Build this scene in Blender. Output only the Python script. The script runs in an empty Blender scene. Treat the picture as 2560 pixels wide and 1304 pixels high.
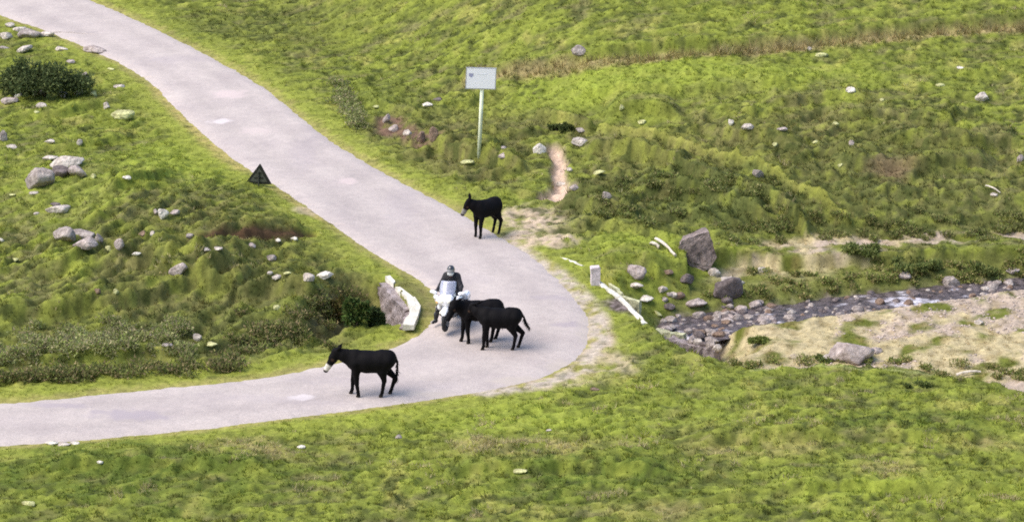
import bpy, bmesh, math, random
import numpy as np
from mathutils import Vector, Matrix, Euler
rng = np.random.default_rng(7)
random.seed(7)
sc = bpy.context.scene
COL = sc.collection
R = math.radians

# ------------------------------------------------------------------ camera model
FPX = 7150.0; PITCH = R(17.0); CH = 24.6
cp, sp = math.cos(PITCH), math.sin(PITCH)
def ray(u, v):
    x = (u - 1280) / FPX; y = -(v - 652) / FPX
    return np.array([x, cp + y * sp, -sp + y * cp])
def at(u, v, z=0.0):                      # point of a pixel on the plane z
    d = ray(u, v); t = (z - CH) / d[2]
    return np.array([d[0] * t, d[1] * t, z])
def ppm(Y, z=0.0):                        # photo pixels per metre at a place
    return FPX / (Y * cp + (CH - z) * sp)

# ------------------------------------------------------------------ noise
_perm = np.random.default_rng(3).permutation(256); _perm = np.concatenate([_perm, _perm, _perm])
_ang = np.random.default_rng(4).random(256) * 2 * np.pi
_gx, _gy = np.cos(_ang), np.sin(_ang)
def perlin(x, y):
    xi = np.floor(x).astype(np.int64); yi = np.floor(y).astype(np.int64)
    xf = x - xi; yf = y - yi
    def g(ix, iy, fx, fy):
        h = _perm[_perm[ix & 255] + (iy & 255)]
        return _gx[h] * fx + _gy[h] * fy
    u = xf * xf * xf * (xf * (xf * 6 - 15) + 10); v = yf * yf * yf * (yf * (yf * 6 - 15) + 10)
    a = g(xi, yi, xf, yf); b = g(xi + 1, yi, xf - 1, yf); c = g(xi, yi + 1, xf, yf - 1); d = g(xi + 1, yi + 1, xf - 1, yf - 1)
    return ((a * (1 - u) + b * u) * (1 - v) + (c * (1 - u) + d * u) * v) * 1.5
def fbm(x, y, o=4, s=0.5):
    r = 0; a = 1; t = 0
    for k in range(o):
        r = r + a * perlin(x * 2 ** k + 17.3 * k, y * 2 ** k - 9.1 * k); t += a; a *= s
    return r / t
def sstep(a, b, x):
    t = np.clip((x - a) / (b - a), 0, 1); return t * t * (3 - 2 * t)
def softp(x, k=3.0): return np.logaddexp(0, x / k) * k

# ------------------------------------------------------------------ the smooth lie of the land
def base(X, Y):
    z = 0.045 * (softp(Y - 84) - softp(-84 * np.ones_like(Y)))
    u = X + 0.55 * (Y - 80) - 5.0
    z = z + 0.14 * softp(Y - 88, 3) * sstep(1.5, 11, u)
    z = z + 0.10 * softp(Y - 128, 6)
    z = z + 0.42 * softp(52.5 - Y, 1.2)                               # the slope the viewer stands on
    # hummocky ground between the two arms of the road
    z = z + 0.75 * np.exp(-(((X + 9.8) / 4.2) ** 2 + ((Y - 82.5) / 4.5) ** 2))
    z = z - 0.35 * np.exp(-(((X + 9) / 6) ** 2 + ((Y - 73.6) / 1.8) ** 2)) * sstep(71.8, 72.8, Y)
    z = z + 0.5 * np.exp(-(((X + 13.5) / 2.6) ** 2 + ((Y - 88) / 3) ** 2))
    return z
def hit(u, v, f=base):
    d = ray(u, v); t0, t1 = 30.0, 400.0
    ts = np.arange(40.0, 200.0, 0.25)
    zz = CH + d[2] * ts - f(d[0] * ts, d[1] * ts)
    k = int(np.argmax(zz < 0)); a, b = ts[k - 1], ts[k]
    for _ in range(25):
        m = 0.5 * (a + b)
        if CH + d[2] * m - float(f(np.array([d[0] * m]), np.array([d[1] * m]))[0]) < 0: b = m
        else: a = m
    return np.array([d[0] * b, d[1] * b, CH + d[2] * b])

# ------------------------------------------------------------------ road outline (seen edges put on the ground)
inner = [(0,38),(100,68),(200,110),(300,155),(380,205),(440,270),(500,325),(560,378),(620,420),(700,468),(780,525),(860,580),(930,628),(985,660),(1040,688),(1074,712),(1090,745),(1090,785),(1062,824),(1015,852),(960,872),(900,890),(820,908),(700,934),(600,948),(400,966),(200,986),(0,1005)]
outer = [(228,0),(300,28),(400,75),(500,125),(600,180),(665,218),(740,280),(820,345),(900,395),(1000,450),(1100,500),(1170,540),(1240,582),(1295,615),(1350,650),(1400,700),(1450,755),(1478,800),(1474,850),(1440,898),(1390,930),(1320,952),(1200,975),(1100,990),(1000,1006),(800,1031),(600,1056),(400,1079),(200,1096),(0,1109)]
inner = [hit(u, v)[:2] for u, v in inner]; outer = [hit(u, v)[:2] for u, v in outer]
def resample(P, n):
    P = np.array(P); L = np.r_[0, np.cumsum(np.linalg.norm(np.diff(P, axis=0), axis=1))]
    for _ in range(1):
        pass
    t = np.linspace(0, L[-1], n)
    Q = np.stack([np.interp(t, L, P[:, 0]), np.interp(t, L, P[:, 1])], 1)
    return Q
def smooth(P, k=2):
    P = P.copy()
    for _ in range(k):
        P[1:-1] = 0.25 * P[:-2] + 0.5 * P[1:-1] + 0.25 * P[2:]
    return P
i0, o0 = np.array(inner[0]), np.array(outer[0])
inner = [i0 + (-14, 26), i0 + (-6.2, 12)] + inner + [np.array(inner[-1]) + (-12, -2.6), np.array(inner[-1]) + (-40, -13)]
outer = [o0 + (-14, 22), o0 + (-5.8, 9)] + outer + [np.array(outer[-1]) + (-12, -2.9), np.array(outer[-1]) + (-40, -13.5)]
RI = smooth(resample(inner, 900), 40); RO = smooth(resample(outer, 900), 40)
for E, s_ in ((RI, 11.0), (RO, 47.0)):                                  # a little raggedness of the asphalt edge
    n_ = np.gradient(E, axis=0); n_ = np.stack([-n_[:, 1], n_[:, 0]], 1); n_ /= np.linalg.norm(n_, axis=1)[:, None]
    t_ = np.arange(len(E)) * 0.145
    E += n_ * (0.05 * perlin(t_, t_ * 0 + s_) + 0.07 * perlin(t_ * 2.7, t_ * 0 + s_) + .05 * perlin(t_ * 6.1, t_ * 0 + s_))[:, None]
road_poly = np.concatenate([RI, RO[::-1]])[::5]

def seg_dist(X, Y, P, closed=False, want_t=False):
    best = np.full(X.shape, 1e9); bt = np.zeros(X.shape); n = len(P); L = 0.0
    for k in range(n if closed else n - 1):
        a = P[k]; b = P[(k + 1) % n]; e = b - a; l2 = float(e @ e) + 1e-12
        t = np.clip(((X - a[0]) * e[0] + (Y - a[1]) * e[1]) / l2, 0, 1)
        d = (X - a[0] - t * e[0]) ** 2 + (Y - a[1] - t * e[1]) ** 2
        m = d < best; best = np.where(m, d, best)
        if want_t: bt = np.where(m, L + t, bt); L += 1.0
    return (np.sqrt(best), bt) if want_t else np.sqrt(best)
def inside(X, Y, P):
    c = np.zeros(X.shape, bool); n = len(P)
    for k in range(n):
        x0, y0 = P[k]; x1, y1 = P[(k + 1) % n]
        if y0 == y1: continue
        m = ((y0 > Y) != (y1 > Y)) & (X < (x1 - x0) * (Y - y0) / (y1 - y0) + x0); c ^= m
    return c

# ------------------------------------------------------------------ the sheet of ground: one tensor grid, fine where it is seen
def axis(lo, hi, step, flo, fhi, g=1.16):
    mid = np.arange(lo, hi, step); out = list(mid); s = step; x = out[-1]
    while x < fhi: s *= g; x += s; out.append(x)
    s = step; x = lo; pre = []
    while x > flo: s *= g; x -= s; pre.append(x)
    return np.array(pre[::-1] + out)
GX = axis(-24.5, 24.5, 0.068, -420, 420); GY = axis(57, 120, 0.078, -60, 620)
X, Y = np.meshgrid(GX, GY); sh = X.shape; Xf, Yf = X.ravel(), Y.ravel()
near = (np.abs(Xf) < 70) & (Yf > 30) & (Yf < 160)
dr = np.full(Xf.shape, 60.0)
ins = np.zeros(Xf.shape, bool)
ii = np.where(near)[0]
dr[ii] = seg_dist(Xf[ii], Yf[ii], road_poly, True); ins[ii] = inside(Xf[ii], Yf[ii], road_poly)
dr = np.where(ins, -dr, dr)                                             # signed distance to the road edge

# stream: centre line with its water level and half width
ST = [(1565, 930, -2.0, .6), (1640, 945, -2.0, .75), (1700, 940, -1.95, .7), (1735, 818, -1.15, .95), (1850, 800, -1.1, .95), (1980, 785, -1.08, .9), (2100, 768, -1.05, .9), (2250, 752, -1.0, .9), (2400, 730, -.95, .75), (2560, 712, -.9, .7), (2800, 690, -.8, .7), (3400, 650, -.6, .7)]
SP = np.array([at(u, v, z)[:2] for u, v, z, w in ST]); SZ = np.array([s[2] for s in ST]); SW = np.array([s[3] for s in ST])
FL = [(1660, 850, -1), (1720, 885, -.6), (1800, 915, -.40), (1900, 938, -.35), (2050, 930, -.35), (2200, 930, -.35), (2400, 952, -.35), (2560, 990, -.35), (3000, 1030, -.35), (3500, 1040, -.3), (3500, 560, -.3), (2700, 590, -.5), (2400, 600, -.5), (2080, 612, -.6), (1920, 640, -.7), (1800, 720, -.8), (1690, 770, -1)]
FP = np.array([at(u, v, z)[:2] for u, v, z in FL])
LH = [(1003, 884, -1.35), (968, 845, -1.35), (905, 834, -1.25), (840, 846, -.85), (770, 868, -.5)]      # hollow at the left mouth of the culvert
LP = np.array([at(u, v, z)[:2] for u, v, z in LH]); LZ = np.array([s[2] for s in LH])

B = base(Xf, Yf)
def field(poly, closed=True, pad=25):
    lo = poly.min(0) - pad; hi = poly.max(0) + pad
    return np.where((Xf > lo[0]) & (Xf < hi[0]) & (Yf > lo[1]) & (Yf < hi[1]))[0]
wob = fbm(Xf * .7, Yf * .7, 3)
H = B.copy()
# gravel flat
k = field(FP); d = seg_dist(Xf[k], Yf[k], FP, True); d = np.where(inside(Xf[k], Yf[k], FP), -d, d) + .25 * wob[k]
sy = np.interp(Xf[k], SP[3:, 0], SP[3:, 1])
bw = np.where(Yf[k] > sy, 2.6, .55); bw = np.where(Xf[k] < SP[3, 0], .8, bw)
fl = -.80 + .02 * (Xf[k] - 5) + .10 * fbm(Xf[k] * 1.3, Yf[k] * 1.3, 3)
t = sstep(0, 1, (bw - d) / bw) * np.where(d < bw, 1, 0); t = np.where(d < 0, 1, t)
flood = np.zeros(Xf.shape); flood[k] = t * sstep(60, 20, Xf[k])
H = H * (1 - flood); tmp = np.zeros(Xf.shape); tmp[k] = fl; H += flood * tmp
# stream bed
k = field(SP); d, bt = seg_dist(Xf[k], Yf[k], SP, False, True)
lv = np.interp(bt, np.arange(len(SZ)), SZ); wv = np.interp(bt, np.arange(len(SZ)), SW)
dd = d - wv - .15 * wob[k]
cut = lv - .12 + np.where(dd > 0, .75 * dd, .25 * dd)
stream_d = np.full(Xf.shape, 30.0); stream_d[k] = dd
ka, kb = at(1478, 692, 0)[:2], at(1612, 802, 0)[:2]
def side_of(x, y, a, b):
    e = (b - a) / np.linalg.norm(b - a); return (x - a[0]) * e[1] - (y - a[1]) * e[0], (x - a[0]) * e[0] + (y - a[1]) * e[1]
sd0, al = side_of(Xf[k], Yf[k], ka, kb)
keepw = np.where(al < np.linalg.norm(kb - ka) + .1, sstep(.0, .10, -sd0), sstep(.0, .7, -sd0))
keepw = np.minimum(keepw, sstep(.2, .6, dr[k]))
H[k] = np.where(cut < H[k], H[k] + (cut - H[k]) * keepw, H[k])
# left hollow
k = field(LP); d, bt = seg_dist(Xf[k], Yf[k], LP, False, True)
lv = np.interp(bt, np.arange(len(LZ)), LZ); cut = lv + 1.35 * np.maximum(d - .40 - .12 * wob[k], 0)
hollow = np.zeros(Xf.shape); hollow[k] = np.clip((H[k] - cut) / .8, 0, 1)
la, lb = at(966, 694, .1)[:2], at(1030, 790, .1)[:2]
sd0, al = side_of(Xf[k], Yf[k], la, lb)
on = (al > -.1) & (al < np.linalg.norm(lb - la) + .1)
kw = np.where(on, sstep(-.12, .0, sd0), sstep(.5, 1.8, dr[k]))
H[k] = np.where(cut < H[k], H[k] + (cut - H[k]) * kw, H[k])

Hs = H.copy()
# ---- regions given as ellipses / strokes laid on the ground
def blob(u, v, ru, rv, soft=.5, wn=.5):
    c = hit(u, v); s = ppm(c[1], c[2]); rx = ru / s; ry = rv / (s * .31)
    q = np.sqrt(((Xf - c[0]) / rx) ** 2 + ((Yf - c[1]) / ry) ** 2) + wn * wob * 1.2
    return 1 - sstep(1 - soft, 1 + soft * .4, q)
def stroke(pts, wpx, soft=.5, wn=.4):
    P = np.array([hit(u, v)[:2] for u, v in pts]); s = ppm(P[0][1]); w = wpx / s
    k = field(P, pad=6); r = np.zeros(Xf.shape)
    q = seg_dist(Xf[k], Yf[k], P) / w + wn * wob[k]
    r[k] = 1 - sstep(1 - soft, 1 + soft, q); return r
n1 = fbm(Xf * .16, Yf * .10, 3); n2 = fbm(Xf * .55 + 40, Yf * .35, 3); n3 = fbm(Xf * 2.1 + 7, Yf * 1.5, 3); n4 = fbm(Xf * 5 + 3, Yf * 4, 2)
verge = np.clip(1 - sstep(.2, 2.2, dr + .6 * n2), 0, 1)
rough = .35 + .35 * sstep(-.3, .5, n1)
hum = 1.0 * blob(330, 560, 420, 190, .4) + .9 * blob(2100, 420, 720, 190, .4) + .9 * blob(1150, 330, 260, 150, .4) + .7 * blob(640, 760, 420, 110, .4) + .8 * blob(1550, 520, 190, 120, .4)
hum = np.clip(hum, 0, 1)
Lm = sstep(.0, 1.6, dr)
ctry = (1 - np.abs(fbm(Xf * 1.15 + 5, Yf * .75 + .25 * Xf, 2))) ** 2
tuss = np.maximum(0, fbm(Xf * 2.4, Yf * 2.0, 2)); tf = perlin(Xf * 1.9 + 5 + .5 * n2, Yf * 2.3 + 9) + .7 * perlin(Xf * 4.1, Yf * 4.4 + 20); tf = np.clip(tf, -.7, .8)
sm = np.clip(1.0 * blob(1700, 225, 760, 62, .7) + .9 * blob(140, 500, 200, 110, .7) + .6 * blob(480, 410, 190, 90, .8) + .6 * blob(1200, 1035, 560, 45, .8) + .6 * blob(1600, 590, 160, 55, .8), 0, 1); RG = np.clip(.25 + .55 * sstep(-.35, .45, fbm(Xf * .28 + 3, Yf * .22 + 44, 3)) + .35 * hum - .6 * sm - .4 * verge, .08, 1)
det = Lm * ((.10 + .38 * hum) * (.45 * n2 + .20 * (ctry - .55)) + (.10 + .10 * hum + .04 * rough) * (tuss * .8 + .2 * n4) + (.006 + .026 * RG) * tf * Lm + .03 * n4)
det *= 1 - .4 * flood
det = np.where(stream_d < .3, det * .4, det)
def terr(th, lam, warp, seed):
    ph = (Yf * math.cos(th) + Xf * math.sin(th)) / lam + warp * fbm(Xf * .35 + seed, Yf * .30, 3) + .25 * perlin(Xf * 1.3 + seed, Yf * .9)
    f = ph - np.floor(ph); return np.where(f < .22, sstep(0, .22, f), 1 - (f - .22) / .78) - .5
leftw = sstep(2, -3, Xf + .55 * (Yf - 80) - 2)
am1 = sstep(-.35, .35, fbm(Xf * .3 + 11, Yf * .25 + 5, 3)); am2 = sstep(-.35, .35, fbm(Xf * .3 + 71, Yf * .25 + 9, 3))
def streaks(ang, fa, fb, seed):
    a = Xf * math.cos(ang) + Yf * math.sin(ang); b = -Xf * math.sin(ang) + Yf * math.cos(ang)
    b = b + .35 * perlin(a * .5 + seed, b * .4)
    return perlin(a * fa + seed, b * fb) + .5 * perlin(a * fa * 2 + seed, b * fb * 2 + 9)
fore = sstep(71, 68, Yf)
sL = streaks(.72, .55, 1.9, 3); sR = streaks(.22, .55, 1.8, 43); sD = streaks(-.45, .5, 1.8, 83); sF = streaks(.05, .7, 2.0, 63)
dwn = sstep(.45, .9, blob(1700, 420, 420, 140, .6) + .8 * blob(560, 130, 300, 150, .6))
sR = sR * (1 - dwn) + sD * dwn
SK = (sL * leftw + sR * (1 - leftw)) * (1 - fore) + sF * fore
tL = terr(-.80, 1.15, 1.3, 3) * am1 + .8 * terr(-.70, .62, 1.2, 13) * am2
tR = 1.1 * terr(-.20, 1.9, 1.2, 23) * am1 + .45 * terr(-.1, .8, 1.1, 33) * am2; tR = tR * (1 - .5 * sstep(71, 68, Yf))
det += Lm * (1 - flood) * (.06 + .06 * hum) * (1 - .5 * sm) * SK
det += Lm * (1 - flood) * (.09 + .19 * hum) * (1 - .6 * sm) * (tL * leftw + tR * (1 - leftw)) * np.where(stream_d < .3, .2, 1)
def ledge(pts, h, back=1.4, w=.22):
    P = np.array([hit(u, v)[:2] for u, v in pts]); k = field(P, pad=6); d = seg_dist(Xf[k], Yf[k], P)
    yl_ = np.interp(Xf[k], P[:, 0], P[:, 1]) + .25 * wob[k] + .10 * perlin(Xf[k] * 1.8, Yf[k]); sgn = Yf[k] - yl_; ends = sstep(0, .8, Xf[k] - P[0, 0]) * sstep(0, .8, P[-1, 0] - Xf[k])
    r = np.zeros(Xf.shape); r[k] = h * ends * np.where(sgn > 0, np.exp(-(sgn / back) ** 2), sstep(-w, 0, sgn)) * (.9 + .35 * perlin(Xf[k] * .5, Yf[k] * .3)); return r
for a in [([(440, 628), (560, 606), (640, 598), (780, 584)], .42), ([(-40, 800), (150, 790), (330, 765), (560, 705), (640, 700)], .45, 1.8), ([(40, 690), (260, 668), (520, 668), (700, 640)], .35), ([(220, 505), (330, 470), (460, 430)], .30, 1.), ([(360, 700), (560, 730), (800, 745), (900, 735)], .45), ([(60, 385), (200, 370), (330, 350)], .25), ([(640, 800), (780, 790), (900, 750)], .35), ([(0, 300), (160, 290), (330, 250)], .25), ([(-40, 915), (200, 905), (420, 895), (640, 860), (820, 820)], .35, 1.), ([(1750, 606), (1950, 600), (2250, 600), (2560, 598), (2800, 596)], .45, 2.), ([(1500, 285), (1600, 278), (1720, 300)], .4), ([(1440, 372), (1560, 392), (1700, 430), (1850, 478), (1990, 530), (2060, 560)], .55, 1.0), ([(1750, 330), (1900, 350), (2050, 400)], .35), ([(2200, 360), (2380, 372), (2560, 360)], .35), ([(1420, 240), (1700, 232), (2000, 215)], .22, 2.), ([(1900, 265), (2060, 250), (2200, 262)], .25), ([(2050, 300), (2250, 292), (2420, 320)], .25), ([(2080, 420), (2300, 430), (2500, 410)], .4), ([(1560, 480), (1750, 490), (1950, 540)], .4), ([(1450, 560), (1640, 590), (1720, 600)], .3), ([(1380, 500), (1500, 530), (1620, 560)], .35), ([(980, 345), (1080, 370), (1190, 395), (1340, 440)], .45), ([(900, 260), (1000, 285), (1100, 300)], .3), ([(1190, 330), (1300, 345), (1380, 330)], .25), ([(1480, 660), (1600, 650), (1700, 690)], .3), ([(1100, 1180), (1400, 1170), (1700, 1185)], .22), ([(100, 1170), (420, 1160), (700, 1180)], .22), ([(1700, 1110), (2100, 1090), (2500, 1100)], .22), ([(1900, 1230), (2200, 1220), (2560, 1235)], .22)]: det += ledge(*a) * Lm
far_ = sstep(0, 60, np.maximum(np.abs(Xf) - 26, np.maximum(Yf - 122, 56 - Yf)))
det = det * (1 - far_) + far_ * 5 * fbm(Xf * .02, Yf * .02, 4) * sstep(60, 160, np.maximum(np.abs(Xf), Yf - 120))
# earth scars and little ledges
scar = stroke([(450, 626), (560, 607), (640, 599), (775, 584)], 15, .5, .2)
rill = stroke([(1384, 364), (1400, 400), (1394, 435), (1404, 462), (1380, 494)], 17, .5, .6); rill = np.clip(rill + blob(1398, 480, 46, 24, .5, .4), 0, 1)
rill2 = stroke([(1366, 492), (1400, 478), (1442, 466)], 20, .4)
ero = blob(980, 312, 42, 30, .5) + blob(1070, 352, 42, 28, .5) + blob(1020, 335, 24, 22)
ero2 = stroke([(1100, 325), (1180, 328)], 7, .5)
lip = stroke([(1880, 928), (2000, 916), (2150, 918), (2300, 930), (2480, 942)], 7, .5, .2)
det -= .22 * scar + .30 * np.clip(rill + rill2, 0, 1) + .18 * np.clip(ero, 0, 1) + .15 * ero2
# ridge of the old track on the hillside
band = stroke([(1180, 205), (1300, 185), (1480, 172), (1640, 150), (1800, 138), (2000, 122), (2200, 100), (2560, 72), (2800, 55)], 19, .9, .8)
bandup = stroke([(1180, 190), (1480, 150), (1800, 118), (2000, 106), (2200, 82), (2560, 52), (2800, 35)], 20, .6, .3)
det += .35 * bandup * Lm
ridge = stroke([(1500, 330), (1640, 350), (1760, 385), (1890, 425), (2000, 478), (2120, 520)], 8, .8, .15)
det += .30 * ridge
det += .35 * stroke([(1350, 300), (1410, 305), (1470, 322)], 12, .6) 
H = H + det
H = np.where(dr < .55, np.minimum(H, H * sstep(-.05, .55, dr) + (B - .05) * (1 - sstep(-.05, .55, dr))), H)
H = np.where(dr < 0, B - .06, H)

# ---- ground colours (albedo)
C = lambda *c: np.array(c, float)
G1, G2, G3 = C(.190, .218, .036), C(.130, .152, .029), C(.070, .082, .021)
GY_, OL, DRY = C(.31, .29, .080), C(.165, .155, .060), C(.31, .26, .10)
DIRT, GRAV, RED = C(.46, .36, .26), C(.40, .32, .25), C(.33, .255, .13)
def mix(a, b, t): return a * (1 - t[:, None]) + b * t[:, None]
col = np.tile(G2, (len(Xf), 1))
col = mix(col, G1, sstep(-.25, .35, .5 * n2 + .5 * n1 + .5 * SK))
col = mix(col, GY_, .65 * sstep(.12, .5, fbm(Xf * .9, Yf * .55 + 60, 3)))
col = mix(col, OL, np.clip(.9 * sstep(.0, .45, -n2 * .5 - .5 * SK + .2 * n3 + .35 * hum - .05), 0, 1))
col = mix(col, G3, np.clip(.6 * sstep(.12, .5, fbm(Xf * 1.2 + 90, Yf * .9, 3) + .14 * hum), 0, 1))
bright = blob(480, 410, 190, 90, .8) + blob(1500, 215, 700, 45, .8) + blob(1600, 590, 160, 55, .8) + blob(200, 470, 160, 90, .8) * .6 + blob(1300, 1040, 620, 50, .8) * .9 + blob(2250, 1230, 360, 50, .8) * .7
col = mix(col, C(.235, .280, .040), np.clip(.85 * bright, 0, .75))
vg = verge * sstep(-.5, .3, n3 + .25)
col = mix(col, C(.245, .27, .045), np.clip(.8 * verge, 0, 1))
dryv = np.clip((1 - sstep(.02, .55, dr + .35 * n3)), 0, 1)
col = mix(col, C(.33, .27, .11), .6 * dryv)
yl = stroke([(395, 215), (470, 300), (540, 370), (600, 420)], 22, .7) + .9 * stroke([(690, 470), (760, 520), (800, 545)], 15, .7) + stroke([(1480, 800), (1490, 880), (1440, 930)], 38, .7)
col = mix(col, C(.42, .33, .12), np.clip(.75 * yl, 0, .85) * sstep(-.6, .2, n3))
shd = stroke([(1255, 598), (1330, 640), (1400, 690), (1450, 742), (1490, 795), (1498, 860), (1452, 920), (1370, 955), (1220, 978)], 24, .8, .6)
dp = .8 * shd + blob(1335, 548, 105, 42, .6) + blob(1300, 600, 60, 25, .6) + blob(1400, 600, 50, 22) + .8 * blob(1480, 850, 60, 45, .7) + .7 * blob(1390, 955, 130, 18, .6) + .7 * blob(1540, 900, 60, 40, .8) + .6 * blob(760, 525, 35, 16)
col = mix(col, DIRT, np.clip(dp, 0, 1) * sstep(-.45, .15, n3 + .1))
col = mix(col, C(.40, .35, .29), .8 * np.clip(shd, 0, 1) * sstep(-.5, .1, n3))
col = mix(col, DRY, np.clip(blob(1330, 1125, 260, 28, .8, .9) + blob(640, 1125, 180, 24, .8, .9) + .7 * blob(2200, 1185, 120, 22, .8) + .6 * blob(1900, 1120, 200, 26, .8) + .6 * blob(2450, 1110, 120, 22, .8) + .5 * blob(1650, 1270, 200, 20, .8), 0, 1) * sstep(-.3, .2, n3 + .15) * .9)
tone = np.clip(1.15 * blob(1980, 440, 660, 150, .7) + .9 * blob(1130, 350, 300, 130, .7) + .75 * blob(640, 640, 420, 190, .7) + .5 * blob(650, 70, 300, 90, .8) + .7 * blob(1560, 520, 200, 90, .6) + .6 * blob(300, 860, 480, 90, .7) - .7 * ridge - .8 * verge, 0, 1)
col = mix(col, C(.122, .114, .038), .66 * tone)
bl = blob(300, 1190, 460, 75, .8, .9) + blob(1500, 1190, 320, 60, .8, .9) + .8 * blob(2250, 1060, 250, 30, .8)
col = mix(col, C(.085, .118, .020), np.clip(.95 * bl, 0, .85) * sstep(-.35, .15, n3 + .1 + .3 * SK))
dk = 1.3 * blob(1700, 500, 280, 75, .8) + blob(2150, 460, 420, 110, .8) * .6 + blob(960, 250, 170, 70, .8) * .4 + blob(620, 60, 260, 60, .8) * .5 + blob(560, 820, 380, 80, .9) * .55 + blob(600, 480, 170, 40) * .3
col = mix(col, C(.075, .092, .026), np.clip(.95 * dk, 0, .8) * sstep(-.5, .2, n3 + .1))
col = mix(col, C(.23, .255, .045), .45 * sstep(.2, .65, tf)); col = mix(col, C(.060, .072, .020), np.clip(.25 + .75 * RG, 0, .9) * sstep(-.22, -.55, tf + .1 - .2 * RG))
col = mix(col, RED, np.clip(band, 0, 1) * .75)
col = mix(col, C(.17, .11, .075), .7 * (blob(2230, 435, 70, 26, .7)))
col = mix(col, C(.075, .045, .025), np.clip(scar + ero2, 0, 1))
col = mix(col, C(.16, .10, .07), np.clip(ero, 0, 1) * sstep(-.3, .2, n3 + .1))
col = mix(col, C(.52, .39, .30), np.clip(rill + rill2, 0, 1))
fm = np.clip(flood, 0, 1) * sstep(-.20, -.5, Hs) * sstep(-.05, -.40, H)
gvm = sstep(.05, .45, fbm(Xf * .8 + 3, Yf * .5 + 8, 3) + .5 * sstep(8, 12.5, Xf) * sstep(75.0, 76.5, Yf))
gmix = mix(np.tile(C(.42, .35, .20), (len(Xf), 1)), GRAV, sstep(.05, .45, fbm(Xf * .8 + 3, Yf * .5 + 8, 3) + .5 * sstep(8, 12.5, Xf) * sstep(75.0, 76.5, Yf)))
gmix = mix(gmix, C(.12, .135, .025), sstep(.0, .35, -fbm(Xf * .9 + 33, Yf * .8 + 8, 3)))
lefty = np.interp(Xf, SP[3:, 0], SP[3:, 1])
gmix = mix(gmix, C(.10, .12, .025), sstep(.3, .8, Yf - lefty) * sstep(2.6, 1.6, Yf - lefty) * .85)
gmix = mix(gmix, C(.20, .15, .06), .5 * sstep(0, .4, fbm(Xf * 2.2, Yf * 2 + 7, 3)))
gmix = mix(gmix, C(.15, .16, .04), sstep(.1, .6, Yf - lefty) * (.55 + .45 * sstep(-.2, .2, n2)) * sstep(3.3, 2.5, Yf - lefty)); col = mix(col, gmix, sstep(.80, 1, fm))
bedm = 1 - sstep(-.15, .35, stream_d + .25 * n3)
col = mix(col, mix(np.tile(C(.07, .055, .045), (len(Xf), 1)), C(.20, .16, .15), sstep(-.2, .3, n4)), bedm)
col = mix(col, C(.10, .075, .05), sstep(.3, .9, hollow) * .5)
col = mix(col, C(.34, .36, .13), lip * .6); col = mix(col, C(.29, .29, .06), ridge * .5)
val = 1 + .28 * n4 + .16 * n3; col = np.clip(col * val[:, None], .006, .8)
road_under = dr < -.15; col[road_under] = (.3, .26, .22)
# how tall and how dense the grass stands
gh = .040 + .03 * rough + .02 * hum + .05 * sstep(.1, .5, tuss) + .20 * band + .03 * np.clip(dk, 0, 1)
gh = gh * (1 - .55 * verge) * (1 - .4 * fm)
gd = np.ones(Xf.shape) * sstep(.0, .25, dr + .1 * n3)
gd *= (1 - .93 * np.clip(dp, 0, 1) * sstep(-.3, .1, n3 + .1)) * (1 - np.clip(scar + ero2 + rill + rill2 + .8 * ero, 0, 1)) * (1 - bedm)
gk = sstep(.3, .8, Yf - lefty) * sstep(3.0, 2.2, Yf - lefty)
gd *= 1 - sstep(.4, .9, fm) * (1 - gk) * np.clip(.3 + .7 * gvm, 0, 1) * (.9 - .5 * sstep(.0, .35, -fbm(Xf * .9 + 33, Yf * .8 + 8, 3)))
Hg = H.reshape(sh)

def sample(A, x, y):
    A = A.reshape(sh + A.shape[1:]) if A.shape[0] == len(Xf) else A
    i = np.clip(np.searchsorted(GX, x) - 1, 0, len(GX) - 2); j = np.clip(np.searchsorted(GY, y) - 1, 0, len(GY) - 2)
    fx = (x - GX[i]) / (GX[i + 1] - GX[i]); fy = (y - GY[j]) / (GY[j + 1] - GY[j])
    if A.ndim == 3: fx = fx[:, None]; fy = fy[:, None]
    return (A[j, i] * (1 - fx) + A[j, i + 1] * fx) * (1 - fy) + (A[j + 1, i] * (1 - fx) + A[j + 1, i + 1] * fx) * fy
def ground(x, y): return sample(H, np.atleast_1d(np.asarray(x, float)), np.atleast_1d(np.asarray(y, float)))
def gz(x, y): return float(ground(x, y)[0])
def ghit(u, v): return hit(u, v, lambda a, b: ground(np.clip(a, -400, 400), np.clip(b, -50, 600)))

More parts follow.
